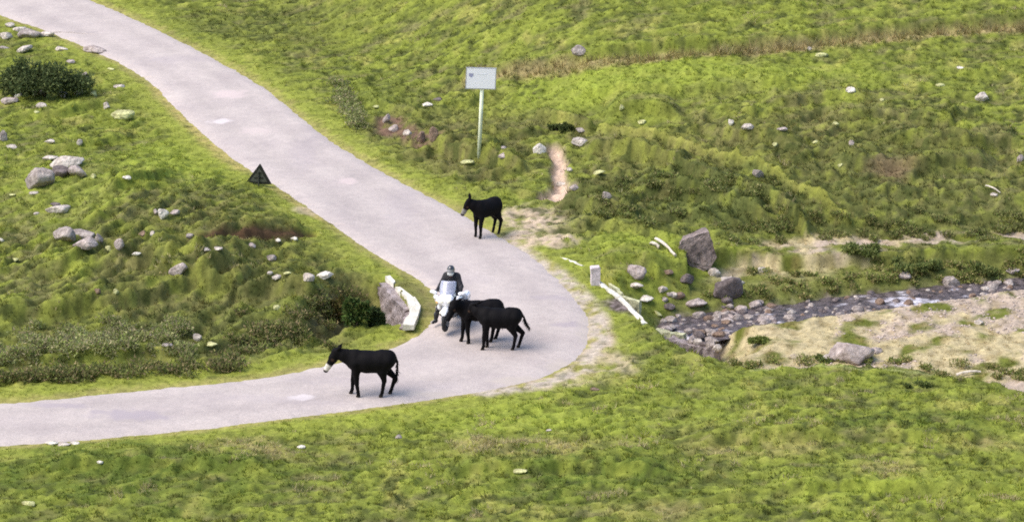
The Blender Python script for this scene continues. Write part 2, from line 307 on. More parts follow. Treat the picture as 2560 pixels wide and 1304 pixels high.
# ------------------------------------------------------------------ object helpers
def tag(o, label=None, cat=None, group=None, kind=None):
    if label: o['label'] = label
    if cat: o['category'] = cat
    if group: o['group'] = group
    if kind: o['kind'] = kind
    return o
def link(name, me, mat=None, parent=None):
    o = bpy.data.objects.new(name, me); COL.objects.link(o)
    if mat: me.materials.append(mat)
    if parent: o.parent = parent
    return o
def empty(name, loc=(0, 0, 0), rz=0):
    o = bpy.data.objects.new(name, None); COL.objects.link(o); o.location = loc; o.rotation_euler = (0, 0, rz); o.empty_display_size = .3
    return o
def mesh_np(name, V, F, cols=None, smooth_=True):
    me = bpy.data.meshes.new(name); V = np.ascontiguousarray(V, np.float32); F = np.ascontiguousarray(F, np.int32)
    n = F.shape[1]
    me.vertices.add(len(V)); me.vertices.foreach_set('co', V.ravel())
    me.loops.add(F.size); me.loops.foreach_set('vertex_index', F.ravel())
    me.polygons.add(len(F)); me.polygons.foreach_set('loop_start', np.arange(0, F.size, n, dtype=np.int32)); me.polygons.foreach_set('loop_total', np.full(len(F), n, np.int32))
    me.polygons.foreach_set('use_smooth', np.full(len(F), smooth_))
    if cols is not None:
        a = me.color_attributes.new('Col', 'FLOAT_COLOR', 'POINT'); c = np.ones((len(V), 4), np.float32); c[:, :3] = cols; a.data.foreach_set('color', c.ravel())
    me.update(calc_edges=True); me.validate()
    return me

# ------------------------------------------------------------------ materials
def mat(name, color=(.5, .5, .5), rough=.7, metal=0.0, attr=False, n=None, bump=None, alpha=None, spec=None, trans=None, coat=None, emit=None):
    m = bpy.data.materials.new(name); m.use_nodes = True; nt = m.node_tree; b = nt.nodes['Principled BSDF']
    b.inputs['Roughness'].default_value = rough; b.inputs['Metallic'].default_value = metal
    b.inputs['Base Color'].default_value = (*color, 1)
    if spec is not None: b.inputs['Specular IOR Level'].default_value = spec
    if coat: b.inputs['Coat Weight'].default_value = coat
    if trans: b.inputs['Transmission Weight'].default_value = trans
    if emit: b.inputs['Emission Color'].default_value = (*emit[0], 1); b.inputs['Emission Strength'].default_value = emit[1]
    tc = nt.nodes.new('ShaderNodeTexCoord')
    src = None
    if attr:
        a = nt.nodes.new('ShaderNodeAttribute'); a.attribute_name = 'Col'; src = a.outputs['Color']
    def noise(scale, detail=4, rg=.6):
        q = nt.nodes.new('ShaderNodeTexNoise'); q.inputs['Scale'].default_value = scale; q.inputs['Detail'].default_value = detail; q.inputs['Roughness'].default_value = rg
        nt.links.new(tc.outputs['Object'], q.inputs['Vector']); return q
    if n:                                              # list of (scale, lo colour, hi colour as multipliers, detail)
        for sc_, lo, hi, dt in n:
            q = noise(sc_, dt); rp = nt.nodes.new('ShaderNodeValToRGB'); rp.color_ramp.elements[0].position = .32; rp.color_ramp.elements[1].position = .68
            rp.color_ramp.elements[0].color = (*lo, 1); rp.color_ramp.elements[1].color = (*hi, 1); nt.links.new(q.outputs['Fac'], rp.inputs['Fac'])
            mx = nt.nodes.new('ShaderNodeMix'); mx.data_type = 'RGBA'; mx.blend_type = 'MULTIPLY'; mx.inputs['Factor'].default_value = 1
            if src: nt.links.new(src, mx.inputs['A'])
            else: mx.inputs['A'].default_value = (*color, 1)
            nt.links.new(rp.outputs['Color'], mx.inputs['B']); src = mx.outputs['Result']
    if src: nt.links.new(src, b.inputs['Base Color'])
    if bump:
        q = noise(bump[0], 6, .65); bp = nt.nodes.new('ShaderNodeBump'); bp.inputs['Strength'].default_value = bump[1]; bp.inputs['Distance'].default_value = bump[2]
        nt.links.new(q.outputs['Fac'], bp.inputs['Height']); nt.links.new(bp.outputs['Normal'], b.inputs['Normal'])
    return m
def leafmat(name, tr=.35):
    m = bpy.data.materials.new(name); m.use_nodes = True; nt = m.node_tree; nt.nodes.clear()
    o = nt.nodes.new('ShaderNodeOutputMaterial'); a = nt.nodes.new('ShaderNodeAttribute'); a.attribute_name = 'Col'
    d = nt.nodes.new('ShaderNodeBsdfDiffuse'); t = nt.nodes.new('ShaderNodeBsdfTranslucent'); x = nt.nodes.new('ShaderNodeMixShader'); x.inputs[0].default_value = tr
    nt.links.new(a.outputs['Color'], d.inputs['Color']); nt.links.new(a.outputs['Color'], t.inputs['Color'])
    nt.links.new(d.outputs[0], x.inputs[1]); nt.links.new(t.outputs[0], x.inputs[2]); nt.links.new(x.outputs[0], o.inputs['Surface'])
    return m
M_ground = mat('ground_soil_grass', rough=.95, attr=True, spec=.1, n=[(9, (.78, .78, .78), (1.2, 1.2, 1.2), 5), (2.2, (.9, .9, .9), (1.1, 1.1, 1.05), 3)], bump=(14, .5, .03))
M_grass = leafmat('grass_blades', .38)
M_leaf = leafmat('leaves', .3)

# ------------------------------------------------------------------ ground
ny, nx = sh
idx = np.arange(nx * ny).reshape(ny, nx)
F = np.stack([idx[:-1, :-1], idx[:-1, 1:], idx[1:, 1:], idx[1:, :-1]], -1).reshape(-1, 4)
# open the sheet nowhere: the road lies 3 cm above it
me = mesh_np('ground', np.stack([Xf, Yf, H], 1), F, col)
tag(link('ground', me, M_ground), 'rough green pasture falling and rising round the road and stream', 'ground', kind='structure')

# ------------------------------------------------------------------ road
NC = 15
t = np.linspace(0, 1, NC)
RV = RI[:, None, :] * (1 - t[None, :, None]) + RO[:, None, :] * t[None, :, None]
RX, RY = RV[..., 0].ravel(), RV[..., 1].ravel()
RZ = base(RX, RY) + .0 + np.tile(.03 * (1 - (2 * t - 1) ** 2), len(RI))
edge = np.tile((t < 1e-6) | (t > 1 - 1e-6), len(RI)); RZ = np.where(edge, RZ - .06, RZ + .005)
idr = np.arange(len(RI) * NC).reshape(len(RI), NC)
Fr = np.stack([idr[:-1, :-1], idr[1:, :-1], idr[1:, 1:], idr[:-1, 1:]], -1).reshape(-1, 4)[:, ::-1]
rc = np.tile(C(.452, .396, .362), (len(RX), 1))
tt = np.tile(t, len(RI))
rc = rc * (1 + .05 * fbm(RX * .35, RY * .35, 3) - .09 * np.exp(-((tt - .28) / .1) ** 2) - .09 * np.exp(-((tt - .72) / .1) ** 2) + .03 * fbm(RX * .9, RY * .25, 3))[:, None]
# denser road mesh would be needed for stains, so they are in the material below
me = mesh_np('road', np.stack([RX, RY, RZ], 1), Fr, rc)
M_road = mat('worn_asphalt', rough=.9, attr=True, spec=.2, n=[(24, (.84, .84, .84), (1.14, 1.14, 1.14), 5), (.7, (.90, .89, .90), (1.08, 1.08, 1.06), 5), (4, (.93, .93, .94), (1.06, 1.05, 1.05), 4)], bump=(60, .25, .01))
nt = M_road.node_tree; bs = nt.nodes['Principled BSDF']; geo = nt.nodes.new('ShaderNodeNewGeometry')
def patch(u, v, ru, rv, c, rot=0, amt=.7):
    p = hit(u, v); s = ppm(p[1], p[2]); mp = nt.nodes.new('ShaderNodeMapping'); mp.vector_type = 'TEXTURE'
    mp.inputs['Location'].default_value = (p[0], p[1], p[2]); mp.inputs['Rotation'].default_value = (0, 0, R(rot)); mp.inputs['Scale'].default_value = (ru / s, rv / (s * .31), 1e3)
    nt.links.new(geo.outputs['Position'], mp.inputs['Vector'])
    nz = nt.nodes.new('ShaderNodeTexNoise'); nz.inputs['Scale'].default_value = 2.6; nt.links.new(geo.outputs['Position'], nz.inputs['Vector'])
    ln = nt.nodes.new('ShaderNodeVectorMath'); ln.operation = 'LENGTH'; nt.links.new(mp.outputs[0], ln.inputs[0])
    ad = nt.nodes.new('ShaderNodeMath'); ad.operation = 'MULTIPLY_ADD'; ad.inputs[1].default_value = 1.6; nt.links.new(nz.outputs['Fac'], ad.inputs[0]); nt.links.new(ln.outputs['Value'], ad.inputs[2])
    mr = nt.nodes.new('ShaderNodeMapRange'); mr.interpolation_type = 'SMOOTHSTEP'; mr.inputs['From Min'].default_value = 1.2; mr.inputs['From Max'].default_value = 2.0; mr.inputs['To Min'].default_value = amt; mr.inputs['To Max'].default_value = 0
    nt.links.new(ad.outputs[0], mr.inputs['Value'])
    mx = nt.nodes.new('ShaderNodeMix'); mx.data_type = 'RGBA'; nt.links.new(mr.outputs[0], mx.inputs['Factor']); nt.links.new(bs.inputs['Base Color'].links[0].from_socket, mx.inputs['A']); mx.inputs['B'].default_value = (*c, 1)
    nt.links.new(mx.outputs['Result'], bs.inputs['Base Color'])
DRT = (.45, .39, .33)
LT, DKc, PK = (.60, .54, .52), (.33, .285, .30), (.56, .46, .43)
for a in [(575, 238, 52, 13, PK), (552, 305, 34, 8, LT, 0, .85), (870, 455, 30, 9, PK), (640, 330, 50, 10, PK, 0, .4), (752, 995, 38, 7, LT, 0, .8), (330, 1040, 120, 13, DKc, -8, .75), (150, 1015, 90, 7, DKc, -6, .6), (1440, 812, 60, 8, DKc, 0, .65), (1380, 745, 55, 8, DKc, 0, .45), (1270, 985, 150, 9, PK, 0, .5), (430, 150, 90, 14, DKc, 0, .25), (1180, 700, 70, 14, DKc, 0, .15), (1468, 825, 26, 50, DRT, 0, .6), (1415, 912, 60, 16, DRT, 0, .7), (1310, 950, 90, 9, DRT, 0, .7), (1255, 600, 40, 10, DRT, 0, .5), (1100, 985, 160, 6, DRT, 0, .5), (640, 700, 5, 5, DRT, 0, .3), (950, 960, 260, 16, DKc, -8, .22), (700, 1000, 300, 10, DKc, -8, .2), (760, 380, 40, 60, DKc, 0, .2), (1000, 520, 50, 60, DKc, 0, .2)]: patch(*a)
tag(link('road', me, M_road), 'pale worn narrow asphalt mountain road bending sharply round the stream crossing', 'road', kind='structure')

# ------------------------------------------------------------------ water
P = []; 
def ribbon(i0_, i1_, n, lift, name, label, extra=0.25):
    tt = np.linspace(i0_, i1_, n); cx = np.interp(tt, np.arange(len(SP)), SP[:, 0]); cy = np.interp(tt, np.arange(len(SP)), SP[:, 1]); zz = np.interp(tt, np.arange(len(SP)), SZ); ww = np.interp(tt, np.arange(len(SP)), SW) + extra
    c = smooth(np.stack([cx, cy], 1), 6); g = np.gradient(c, axis=0); g = np.stack([-g[:, 1], g[:, 0]], 1); g /= np.linalg.norm(g, axis=1)[:, None]
    q = np.linspace(-1, 1, 25); V = c[:, None, :] + g[:, None, :] * (q[None, :, None] * ww[:, None, None])
    z = np.repeat(zz[:, None], 25, 1) + lift
    vx, vy = V[..., 0].ravel(), V[..., 1].ravel(); z = z.ravel() + .035 * fbm(vx * 2.5, vy * 3.5, 3)
    id_ = np.arange(n * 25).reshape(n, 25); f = np.stack([id_[:-1, :-1], id_[1:, :-1], id_[1:, 1:], id_[:-1, 1:]], -1).reshape(-1, 4)[:, ::-1]
    foam = sstep(.32, .55, fbm(vx * 1.1 + 9, vy * 2.2, 3) + .9 * np.exp(-(((vx - at(2270, 750, -1)[0]) / .9) ** 2 + ((vy - at(2270, 750, -1)[1]) / .6) ** 2)) + .8 * np.exp(-(((vx - SP[3][0]) / .7) ** 2 + ((vy - SP[3][1] + .9) / .6) ** 2)))
    cl = mix(np.tile(C(.085, .070, .068), (len(vx), 1)), C(.50, .48, .50), foam * .8)
    me = mesh_np(name, np.stack([vx, vy, z], 1), f, cl)
    m = mat('stream_water', rough=.32, attr=True, spec=.25, n=[(5, (.25, .25, .27), (1.9, 1.9, 1.95), 5)], bump=(6, .8, .08))
    return tag(link(name, me, m), label, 'stream', kind='structure')
ribbon(2.75, len(SP) - 1, 260, -.04, 'stream', 'shallow dark stream with white riffles coming down from the right')
ribbon(0, 2.45, 50, -.02, 'stream_pool', 'dark pool of water below the stone weir, beside the road')

# ------------------------------------------------------------------ rocks
def ico(sub):
    bm = bmesh.new(); bmesh.ops.create_icosphere(bm, subdivisions=sub, radius=1); V = np.array([v.co[:] for v in bm.verts]); Fc = np.array([[v.index for v in f.verts] for f in bm.faces]); bm.free(); return V, Fc
ICO = {2: ico(2), 3: ico(3), 4: ico(4), 5: ico(5)}
def rock_mesh(name, W, D, Hh, seed, sub=3, round_=.25):
    r = np.random.default_rng(seed); V, Fc = ICO[sub]
    K = 11 if round_ < .2 else 16; N = r.normal(size=(K, 3)); N /= np.linalg.norm(N, axis=1)[:, None]; off = r.uniform(.62, 1.0, K)
    dot = V @ N.T; rad = np.where(dot > .05, off / np.maximum(dot, .05), 9); rad = np.minimum(rad.min(1), 1.25); rad = rad * (1 - round_) + round_
    Q = V * rad[:, None]
    nz = fbm(Q[:, 0] * 2.2 + seed, Q[:, 1] * 2.2 + Q[:, 2] * 1.7, 4) * .10 + np.abs(perlin(Q[:, 0] * 3 + Q[:, 2] * 4, Q[:, 1] * 3 + seed)) * -.07
    Q = Q * (1 + nz)[:, None]; ext = (Q.max(0) - Q.min(0)) / 2; Q = (Q - (Q.max(0) + Q.min(0)) / 2) / ext
    Q = Q * np.array([W / 2, D / 2, Hh / 2])
    return mesh_np(name, Q, Fc, smooth_=(sub >= 4))
def rockmat(name, c, li=1.0):
    return mat(name, c, .9, spec=.2, n=[(2.5, (.48, .46, .46), (1.25, 1.25, 1.22), 6), (9, (.72, .70, .68), (1.15, 1.15, 1.15), 5)], bump=(8, .8, .06))
RM = {'w': rockmat('pale_limestone', (.57, .51, .45)), 'g': rockmat('grey_stone', (.39, .34, .31)), 'd': rockmat('dark_stone', (.18, .15, .145)), 'b': rockmat('brown_stone', (.27, .19, .14)), 'y': rockmat('mossy_pale_stone', (.56, .56, .27)), 'p': rockmat('pinkish_stone', (.47, .40, .37)), 'W': rockmat('white_stone', (.76, .71, .62))}
foot = []
def rock(u, v, w, h, tone, label, tilt=0, grp=None, name='rock', cat='rock', sub=None, z=None, flat=None, seedx=0, round_=.25):
    c = ghit(u, v) if z is None else at(u, v, z); s = ppm(c[1], c[2]); W = w / s; D = W * (flat or .75); Hh = max(.3 * W, (h / s - .22 * W) * 1.02)
    D = min(D, 1.3 * Hh + .25 * W)
    y = c[1] + D * .42; x = c[0]; zz = gz(x, y) if z is None else z
    sub = sub or (4 if w > 45 else 3)
    me = rock_mesh(name, W * 1.06, D * 1.06, Hh * 1.35, int(u * 7 + v + seedx), sub, round_)
    o = link(name, me, RM[tone]); zc = min(zz, c[2] + .3)
    o.location = (x, y, zc + Hh * (.22 if w < 40 else .32)); o.rotation_euler = (0, R(tilt), R((u * 13) % 30 - 15))
    foot.append((x, y, max(W, D) * .36))
    return tag(o, label, cat, grp)
G_BUSH = 'stones round the dark bush'
rocks = [
 (24, 70, 24, 16, 'w', 'small pale stone at the top of the pile above the dark bush'),
 (71, 95, 58, 34, 'g', 'grey brown boulder in the stone pile above the dark bush'),
 (14, 98, 34, 24, 'w', 'pale stone at the far left end of the pile above the bush'),
 (48, 80, 34, 18, 'w', 'pale slab lying across the stone pile above the bush'),
 (112, 92, 44, 14, 'w', 'long flat pale stone right of the pile above the bush'),
 (58, 134, 40, 22, 'w', 'narrow tilted pale stone just above the dark bush', -25),
 (8, 122, 26, 14, 'g', 'low grey stone at the left edge above the bush'),
 (153, 128, 34, 13, 'w', 'flat pale stone above the right end of the bush'),
 (236, 134, 58, 17, 'p', 'flat pinkish slab at the edge of the upper road'),
 (209, 204, 26, 26, 'p', 'upright pink grey stone at the right end of the bush'),
 (176, 158, 22, 12, 'p', 'small pinkish stone on the right shoulder of the bush'),
 (157, 246, 28, 22, 'w', 'pale stone under the right side of the bush'),
 (200, 236, 30, 15, 'w', 'flat pale stone just right of the bush foot', -15),
 (233, 240, 15, 14, 'y', 'small yellowish stone right of the bush foot'),
 (44, 244, 20, 18, 'W', 'round white stone under the left side of the bush'),
 (92, 240, 40, 22, 'g', 'grey stone half under the middle of the bush'),
 (22, 262, 44, 16, 'p', 'flat pink grey stone left below the bush'),
 (103, 268, 28, 18, 'w', 'pale stone below the middle of the bush'),
 (91, 284, 14, 10, 'y', 'tiny mossy stone two paces below the bush'),
 (266, 272, 16, 20, 'w', 'small upright pale stone right and below the bush'),
 (297, 217, 28, 8, 'w', 'thin flat pale stone between the bush and the road'),
 (277, 176, 20, 10, 'y', 'mossy stone in the green patch below the road edge slab'),
 (306, 298, 58, 10, 'y', 'long low yellowish slab sunk in bright grass'),
 (6, 352, 22, 34, 'g', 'grey boulder cut by the left edge of the photo'),
 (28, 370, 28, 12, 'w', 'pale flat stone right of the grey boulder at the left edge'),
 (123, 361, 28, 13, 'w', 'pale flat stone on the grass above the big outcrop'),
 (199, 366, 14, 16, 'w', 'small pale stone above right of the big outcrop'),
 (125, 400, 40, 20, 'w', 'pale stone crowning the big outcrop'),
 (98, 474, 74, 60, 'g', 'big smooth grey boulder at the left of the outcrop', -20),
 (160, 420, 92, 26, 'w', 'long pale slab lying tilted over the outcrop', -14),
 (150, 442, 46, 32, 'd', 'dark stone in the middle of the outcrop'),
 (192, 440, 44, 36, 'p', 'jagged pinkish rock at the right end of the outcrop'),
 (84, 488, 24, 12, 'w', 'pale stone right below the big smooth boulder'),
 (30, 492, 18, 8, 'y', 'little mossy stone left below the smooth boulder'),
 (233, 446, 14, 14, 'y', 'small yellow green stone right of the outcrop'),
 (317, 466, 22, 14, 'W', 'lone white stone between the outcrop and the triangle sign'),
 (142, 534, 60, 19, 'w', 'long white slab lying on the green slope'),
 (91, 537, 16, 10, 'w', 'small white stone left of the long white slab'),
 (138, 516, 24, 8, 'd', 'thin dark stone lying above the long white slab'),
 (408, 550, 26, 28, 'W', 'pointed white stone in the middle of the heath'),
 (436, 538, 26, 17, 'p', 'pinkish stone leaning right of the pointed white stone'),
 (388, 538, 14, 16, 'p', 'small pinkish stone left of the pointed white stone'),
 (157, 616, 56, 42, 'g', 'rounded grey boulder at the left of the boulder trio', 0),
 (206, 596, 56, 30, 'g', 'low grey boulder at the back of the boulder trio'),
 (213, 634, 58, 36, 'p', 'pinkish boulder in front of the boulder trio', -15),
 (246, 602, 22, 26, 'g', 'upright grey stone at the right of the boulder trio'),
 (270, 628, 16, 18, 'y', 'small mossy stone right of the boulder trio'),
 (297, 628, 24, 26, 'p', 'pink grey stone standing apart right of the boulder trio'),
 (341, 642, 22, 12, 'W', 'small white stone at the start of the earth scar'),
 (37, 654, 18, 11, 'y', 'lone yellowish stone in the bright grass at far left'),
 (4, 606, 12, 12, 'W', 'white stone cut by the left edge below the boulders'),
 (355, 594, 18, 18, 'b', 'brown stone on the heath above the earth scar'),
 (381, 590, 14, 16, 'w', 'small pale stone beside the brown stone on the heath'),
 (474, 600, 18, 13, 'g', 'small grey stone above the middle of the earth scar'),
 (513, 634, 26, 9, 'w', 'flat pale stone under the left half of the earth scar'),
 (545, 630, 22, 8, 'w', 'thin pale stone under the middle of the earth scar'),
 (628, 618, 22, 16, 'p', 'pinkish stone stuck in the earth scar'),
 (695, 606, 15, 10, 'W', 'white pebble left of the pair at the end of the scar'),
 (735, 602, 17, 11, 'W', 'white pebble at the very right end of the scar'),
 (443, 686, 46, 32, 'p', 'slanting grey pink slab standing in the grass below the scar', -38),
 (678, 654, 24, 18, 'g', 'grey stone right of the slanting slab'),
 (675, 688, 14, 10, 'w', 'small pale stone at the left of the white rubble row'),
 (690, 706, 28, 16, 'w', 'low pale stone in the white rubble row'),
 (719, 690, 20, 12, 'y', 'small yellowish stone in the white rubble row'),
 (772, 702, 28, 22, 'w', 'pale stone next to the brightest slab of the rubble row'),
 (810, 700, 40, 22, 'W', 'brightest white slab at the right of the rubble row', -20),
 (290, 742, 13, 14, 'y', 'single small mossy stone in deep grass at left'),
 (243, 740, 16, 16, 'b', 'small brown stone left of the single mossy stone'),
 (692, 776, 18, 14, 'y', 'small mossy stone on the dark slope above the lower road'),
 (381, 848, 20, 16, 'g', 'grey stone in the heather at lower left'),
 (493, 852, 22, 24, 'w', 'rounded pale stone at the end of the heather'),
 (525, 870, 36, 18, 'y', 'wide yellowish stone just right of the rounded pale stone'),
 (415, 868, 30, 12, 'g', 'flat grey stone in front of the heather'),
 (1447, 145, 38, 30, 'g', 'lone grey boulder on the hillside above the old track'),
 (1069, 270, 26, 16, 'W', 'white stone on the slope left of the white panel'),
 (1094, 254, 22, 13, 'd', 'dark stone above the white stone left of the panel'),
 (941, 274, 18, 9, 'y', 'small mossy stone on the slope right of the road'),
 (966, 308, 16, 24, 'p', 'pinkish stone at the top of the eroded patch', 20),
 (984, 330, 24, 24, 'p', 'pinkish stone in the middle of the eroded patch', 20),
 (1018, 338, 22, 18, 'w', 'pale stone at the foot of the eroded patch'),
 (1052, 358, 22, 34, 'b', 'brown upright rock in the eroded bank'),
 (1084, 354, 22, 36, 'b', 'dark brown rib of rock at the right of the eroded bank'),
 (1257, 374, 20, 9, 'p', 'flat stone right of the foot of the sign pole'),
 (1168, 414, 36, 18, 'y', 'pale mossy stone left below the foot of the sign pole'),
 (1256, 406, 22, 16, 'p', 'pinkish stone right below the foot of the sign pole'),
 (1349, 384, 34, 34, 'W', 'bright white stone at the top left of the dirt rill', 30),
 (1450, 366, 42, 28, 'w', 'pale stone at the top right of the dirt rill'),
 (1452, 340, 24, 14, 'g', 'grey stone behind the pale stone right of the rill'),
 (1407, 318, 26, 14, 'y', 'yellow lichened stone over the dark burrow above the rill'),
 (1424, 430, 15, 12, 'w', 'small pale stone at the right bank of the rill'),
 (1406, 464, 32, 16, 'w', 'pale slab lying in the dirt of the rill'),
 (1436, 478, 26, 20, 'p', 'pinkish stone at the right foot of the rill'),
 (1498, 440, 30, 14, 'y', 'mossy slab on the slope right of the rill', -15),
 (1517, 504, 24, 22, 'g', 'grey stone on the dark slope above the long grass bank'),
 (1555, 281, 14, 14, 'y', 'yellowish stone on the hillside up and right of the dirt rill'),
 (1606, 313, 22, 14, 'y', 'mossy stone just right and below the yellowish one above the grassy bank'),
 (1828, 316, 14, 18, 'W', 'small upright white stone left of the grey white one'),
 (1870, 336, 32, 20, 'w', 'grey white stone on the hillside right of the upright one'),
 (2024, 126, 12, 12, 'w', 'tiny pale stone at the old track'),
 (2054, 143, 32, 10, 'y', 'flat mossy stone just below the old track'),
 (2127, 234, 24, 19, 'W', 'bright white stone in the middle of the right hillside'),
 (2402, 173, 20, 11, 'W', 'flat white stone high on the right hillside'),
 (2351, 217, 22, 12, 'y', 'yellowish stone left of the pinkish white one near the right edge'),
 (2457, 254, 34, 26, 'w', 'pinkish white stone near the right edge of the hillside'),
 (2206, 254, 12, 10, 'y', 'tiny mossy stone right of the bright white hillside stone'),
 (2090, 319, 16, 12, 'y', 'small round mossy stone in the dark hillside grass'),
 (1956, 330, 26, 8, 'p', 'thin pinkish stone in the hillside grass'),
 (2128, 366, 15, 15, 'g', 'small grey stone with a dark side on the lower hillside'),
 (2040, 360, 16, 10, 'y', 'little mossy stone left of the small dark sided one'),
 (1938, 370, 14, 12, 'y', 'little mossy stone farthest left on the lower hillside'),
 (2102, 418, 15, 11, 'y', 'mossy stone above the reddish bare patch'),
 (2552, 404, 18, 22, 'p', 'pinkish stone cut by the right edge of the photo'),
 (1896, 446, 28, 26, 'g', 'grey stone on the crest of the grassy bank'),
 (2486, 492, 18, 12, 'w', 'pale stone low on the right hillside'),
 (1593, 700, 46, 38, 'p', 'rounded pinkish boulder behind the stone marker'),
 (1588, 728, 42, 22, 'w', 'broken pale stone below the rounded pinkish boulder'),
 (1614, 762, 40, 20, 'W', 'flat bright white stone at the end of the inner curb'),
 (1659, 733, 26, 20, 'w', 'pale stone right of the broken pale stone'),
 (1682, 746, 22, 18, 'w', 'smaller pale stone down the bank from its pale neighbour'),
 (1718, 712, 34, 28, 'd', 'dark stone on the bank between the two big boulders'),
 (1668, 690, 30, 14, 'b', 'brown stone in the bank below the big boulder'),
 (1820, 752, 72, 62, 'd', 'dark boulder at the water edge with a pale top'),
 (1786, 690, 32, 26, 'w', 'pale stone on the bank behind the dark water edge boulder'),
 (1832, 716, 62, 16, 'w', 'long pale slab resting over the dark water edge boulder', 20),
 (1742, 778, 54, 16, 'p', 'pinkish slab at the left start of the stream'),
 (1646, 790, 22, 12, 'y', 'pale stone at the end of the long white curb', 30),
 (1905, 680, 28, 18, 'w', 'pale stone among plants on the far bank'),
 (2262, 704, 36, 24, 'p', 'pinkish stone on the far bank below dark plants'),
 (2378, 722, 44, 32, 'g', 'pale grey boulder at the far edge of the stream'),
 (2533, 690, 36, 20, 'p', 'pinkish stone on the far bank near the right edge'),
 (2448, 812, 22, 16, 'w', 'round pale stone alone on the gravel bar'),
 (2130, 908, 112, 78, 'p', 'wide pinkish rock mound on the near side of the gravel bar'),
 (2082, 900, 44, 22, 'w', 'pale rock leaning on the left of the wide rock mound'),
 (2190, 884, 34, 22, 'p', 'stone at the back right of the wide rock mound'),
 (996, 1096, 16, 12, 'g', 'small grey stone in the foreground grass below the road'),
 (752, 1120, 20, 10, 'W', 'white stone in the foreground grass left of the grey one'),
 (1372, 1078, 13, 8, 'w', 'tiny pale stone in the foreground right of centre'),
 (70, 1262, 34, 12, 'y', 'mossy stone at the bottom left corner'),
 (128, 1112, 34, 13, 'W', 'left white stone of the three at the lower road edge'),
 (160, 1114, 30, 14, 'w', 'middle pale stone of the three at the lower road edge'),
 (186, 1110, 24, 12, 'W', 'right white stone of the three at the lower road edge'),
 (1300, 1186, 34, 12, 'y', 'half sunk mossy stone in the foreground dark patch'),
 (1488, 976, 28, 9, 'b', 'flat brown stone on the dry ground outside the bend'),
 (250, 1162, 16, 10, 'W', 'small white stone in the dark green foreground patch'),
]
for r_ in rocks: rock(*r_[:6], tilt=r_[6] if len(r_) > 6 else 0, round_=.04 if r_[2] > 60 else .15)
def block(uv, scale, pts, depth, m, label, seed, rz=0):
    c = ghit(*uv); s = ppm(c[1], c[2]); bm = bmesh.new(); S = scale / s
    for x, z in pts:
        for y, kx in ((-.5, 1.), (.5, .82)): bm.verts.new((x * S * kx, y * depth * S + (.12 * z * S), z * S * (1 if y < 0 else .96)))
    r = bmesh.ops.convex_hull(bm, input=bm.verts); bmesh.ops.delete(bm, geom=[g for g in r['geom_interior'] if isinstance(g, bmesh.types.BMVert)], context='VERTS')
    bmesh.ops.triangulate(bm, faces=bm.faces)
    bmesh.ops.bevel(bm, geom=bm.edges[:], offset=.035 * S, segments=1, affect='EDGES', clamp_overlap=True)
    for _ in range(3): bmesh.ops.triangulate(bm, faces=bm.faces); bmesh.ops.subdivide_edges(bm, edges=[e for e in bm.edges if e.calc_length() > .06], cuts=1, use_grid_fill=True)
    bm.normal_update(); V = np.array([v.co[:] for v in bm.verts]); d = .05 * fbm(V[:, 0] * 3 + seed, V[:, 1] * 3 + V[:, 2] * 4.1, 4) - .05 * np.abs(perlin(V[:, 0] * 5 + 3, V[:, 2] * 2.2 + seed))
    for v, q in zip(bm.verts, d): v.co += v.normal * q
    me = bpy.data.meshes.new('rock'); bm.to_mesh(me); bm.free(); o = link('rock', me, m); y = c[1] + depth * S * .4
    o.location = (c[0], y, gz(c[0], y) - .12); o.rotation_euler = (0, 0, R(rz)); foot.append((c[0], y, S * .5)); tag(o, label, 'rock')
M_bld = mat('lichened_dark_rock', (.25, .205, .19), .9, spec=.2, n=[(2.2, (.50, .48, .48), (1.35, 1.32, 1.3), 6), (10, (.6, .6, .6), (1.3, 1.3, 1.28), 5)], bump=(6, .9, .08))
block((1742, 668), 98, [(-.50, .60), (-.40, .78), (-.08, .84), (.05, .98), (.30, 1.02), (.36, .85), (.50, .38), (.36, .08), (.12, 0), (-.16, .12), (-.34, .34)], .55, M_bld, 'largest boulder, dark grey block standing above the stream', 3)
# stones in the stream: alike, so they share a label
sd = np.random.default_rng(21)
for q in range(150):
    tq = sd.uniform(2.9, 9.2); cx = np.interp(tq, np.arange(len(SP)), SP[:, 0]); cy = np.interp(tq, np.arange(len(SP)), SP[:, 1]); wv = np.interp(tq, np.arange(len(SP)), SW)
    x = cx + sd.uniform(-.3, .3); y = cy + sd.uniform(-1.0, 1.15) * wv; W = sd.choice([.12, .16, .2, .28, .38], p=[.22, .28, .25, .16, .09])
    zl = float(np.interp(tq, np.arange(len(SP)), SZ))
    o = link('stream_stone', rock_mesh('stream_stone', W, W * .8, W * .7, 500 + q, 2 if W < .25 else 3), RM[sd.choice(['d', 'g', 'p', 'd', 'g', 'w', 'b'])]); z = max(gz(x, y), zl - .08); o.location = (x, y, z + W * .12); o.rotation_euler = (0, 0, sd.uniform(0, 6))
    tag(o, 'wet grey or pinkish stone lying in the bed of the stream', 'stone', 'stones in the stream bed')
for q in range(70):
    u_ = sd.uniform(1650, 1930); v_ = sd.uniform(765, 848) if u_ < 1800 else sd.uniform(760, 805); p_ = at(u_, v_, -1.1); W = sd.uniform(.14, .42)
    o = link('stream_stone', rock_mesh('stream_stone', W, W * .8, W * .7, 800 + q, 3), RM[sd.choice(['d', 'g', 'd', 'p', 'b', 'g'])]); o.location = (p_[0], p_[1], max(gz(*p_[:2]), -1.2) + W * .1)
    tag(o, 'wet grey or pinkish stone lying in the bed of the stream', 'stone', 'stones in the stream bed')
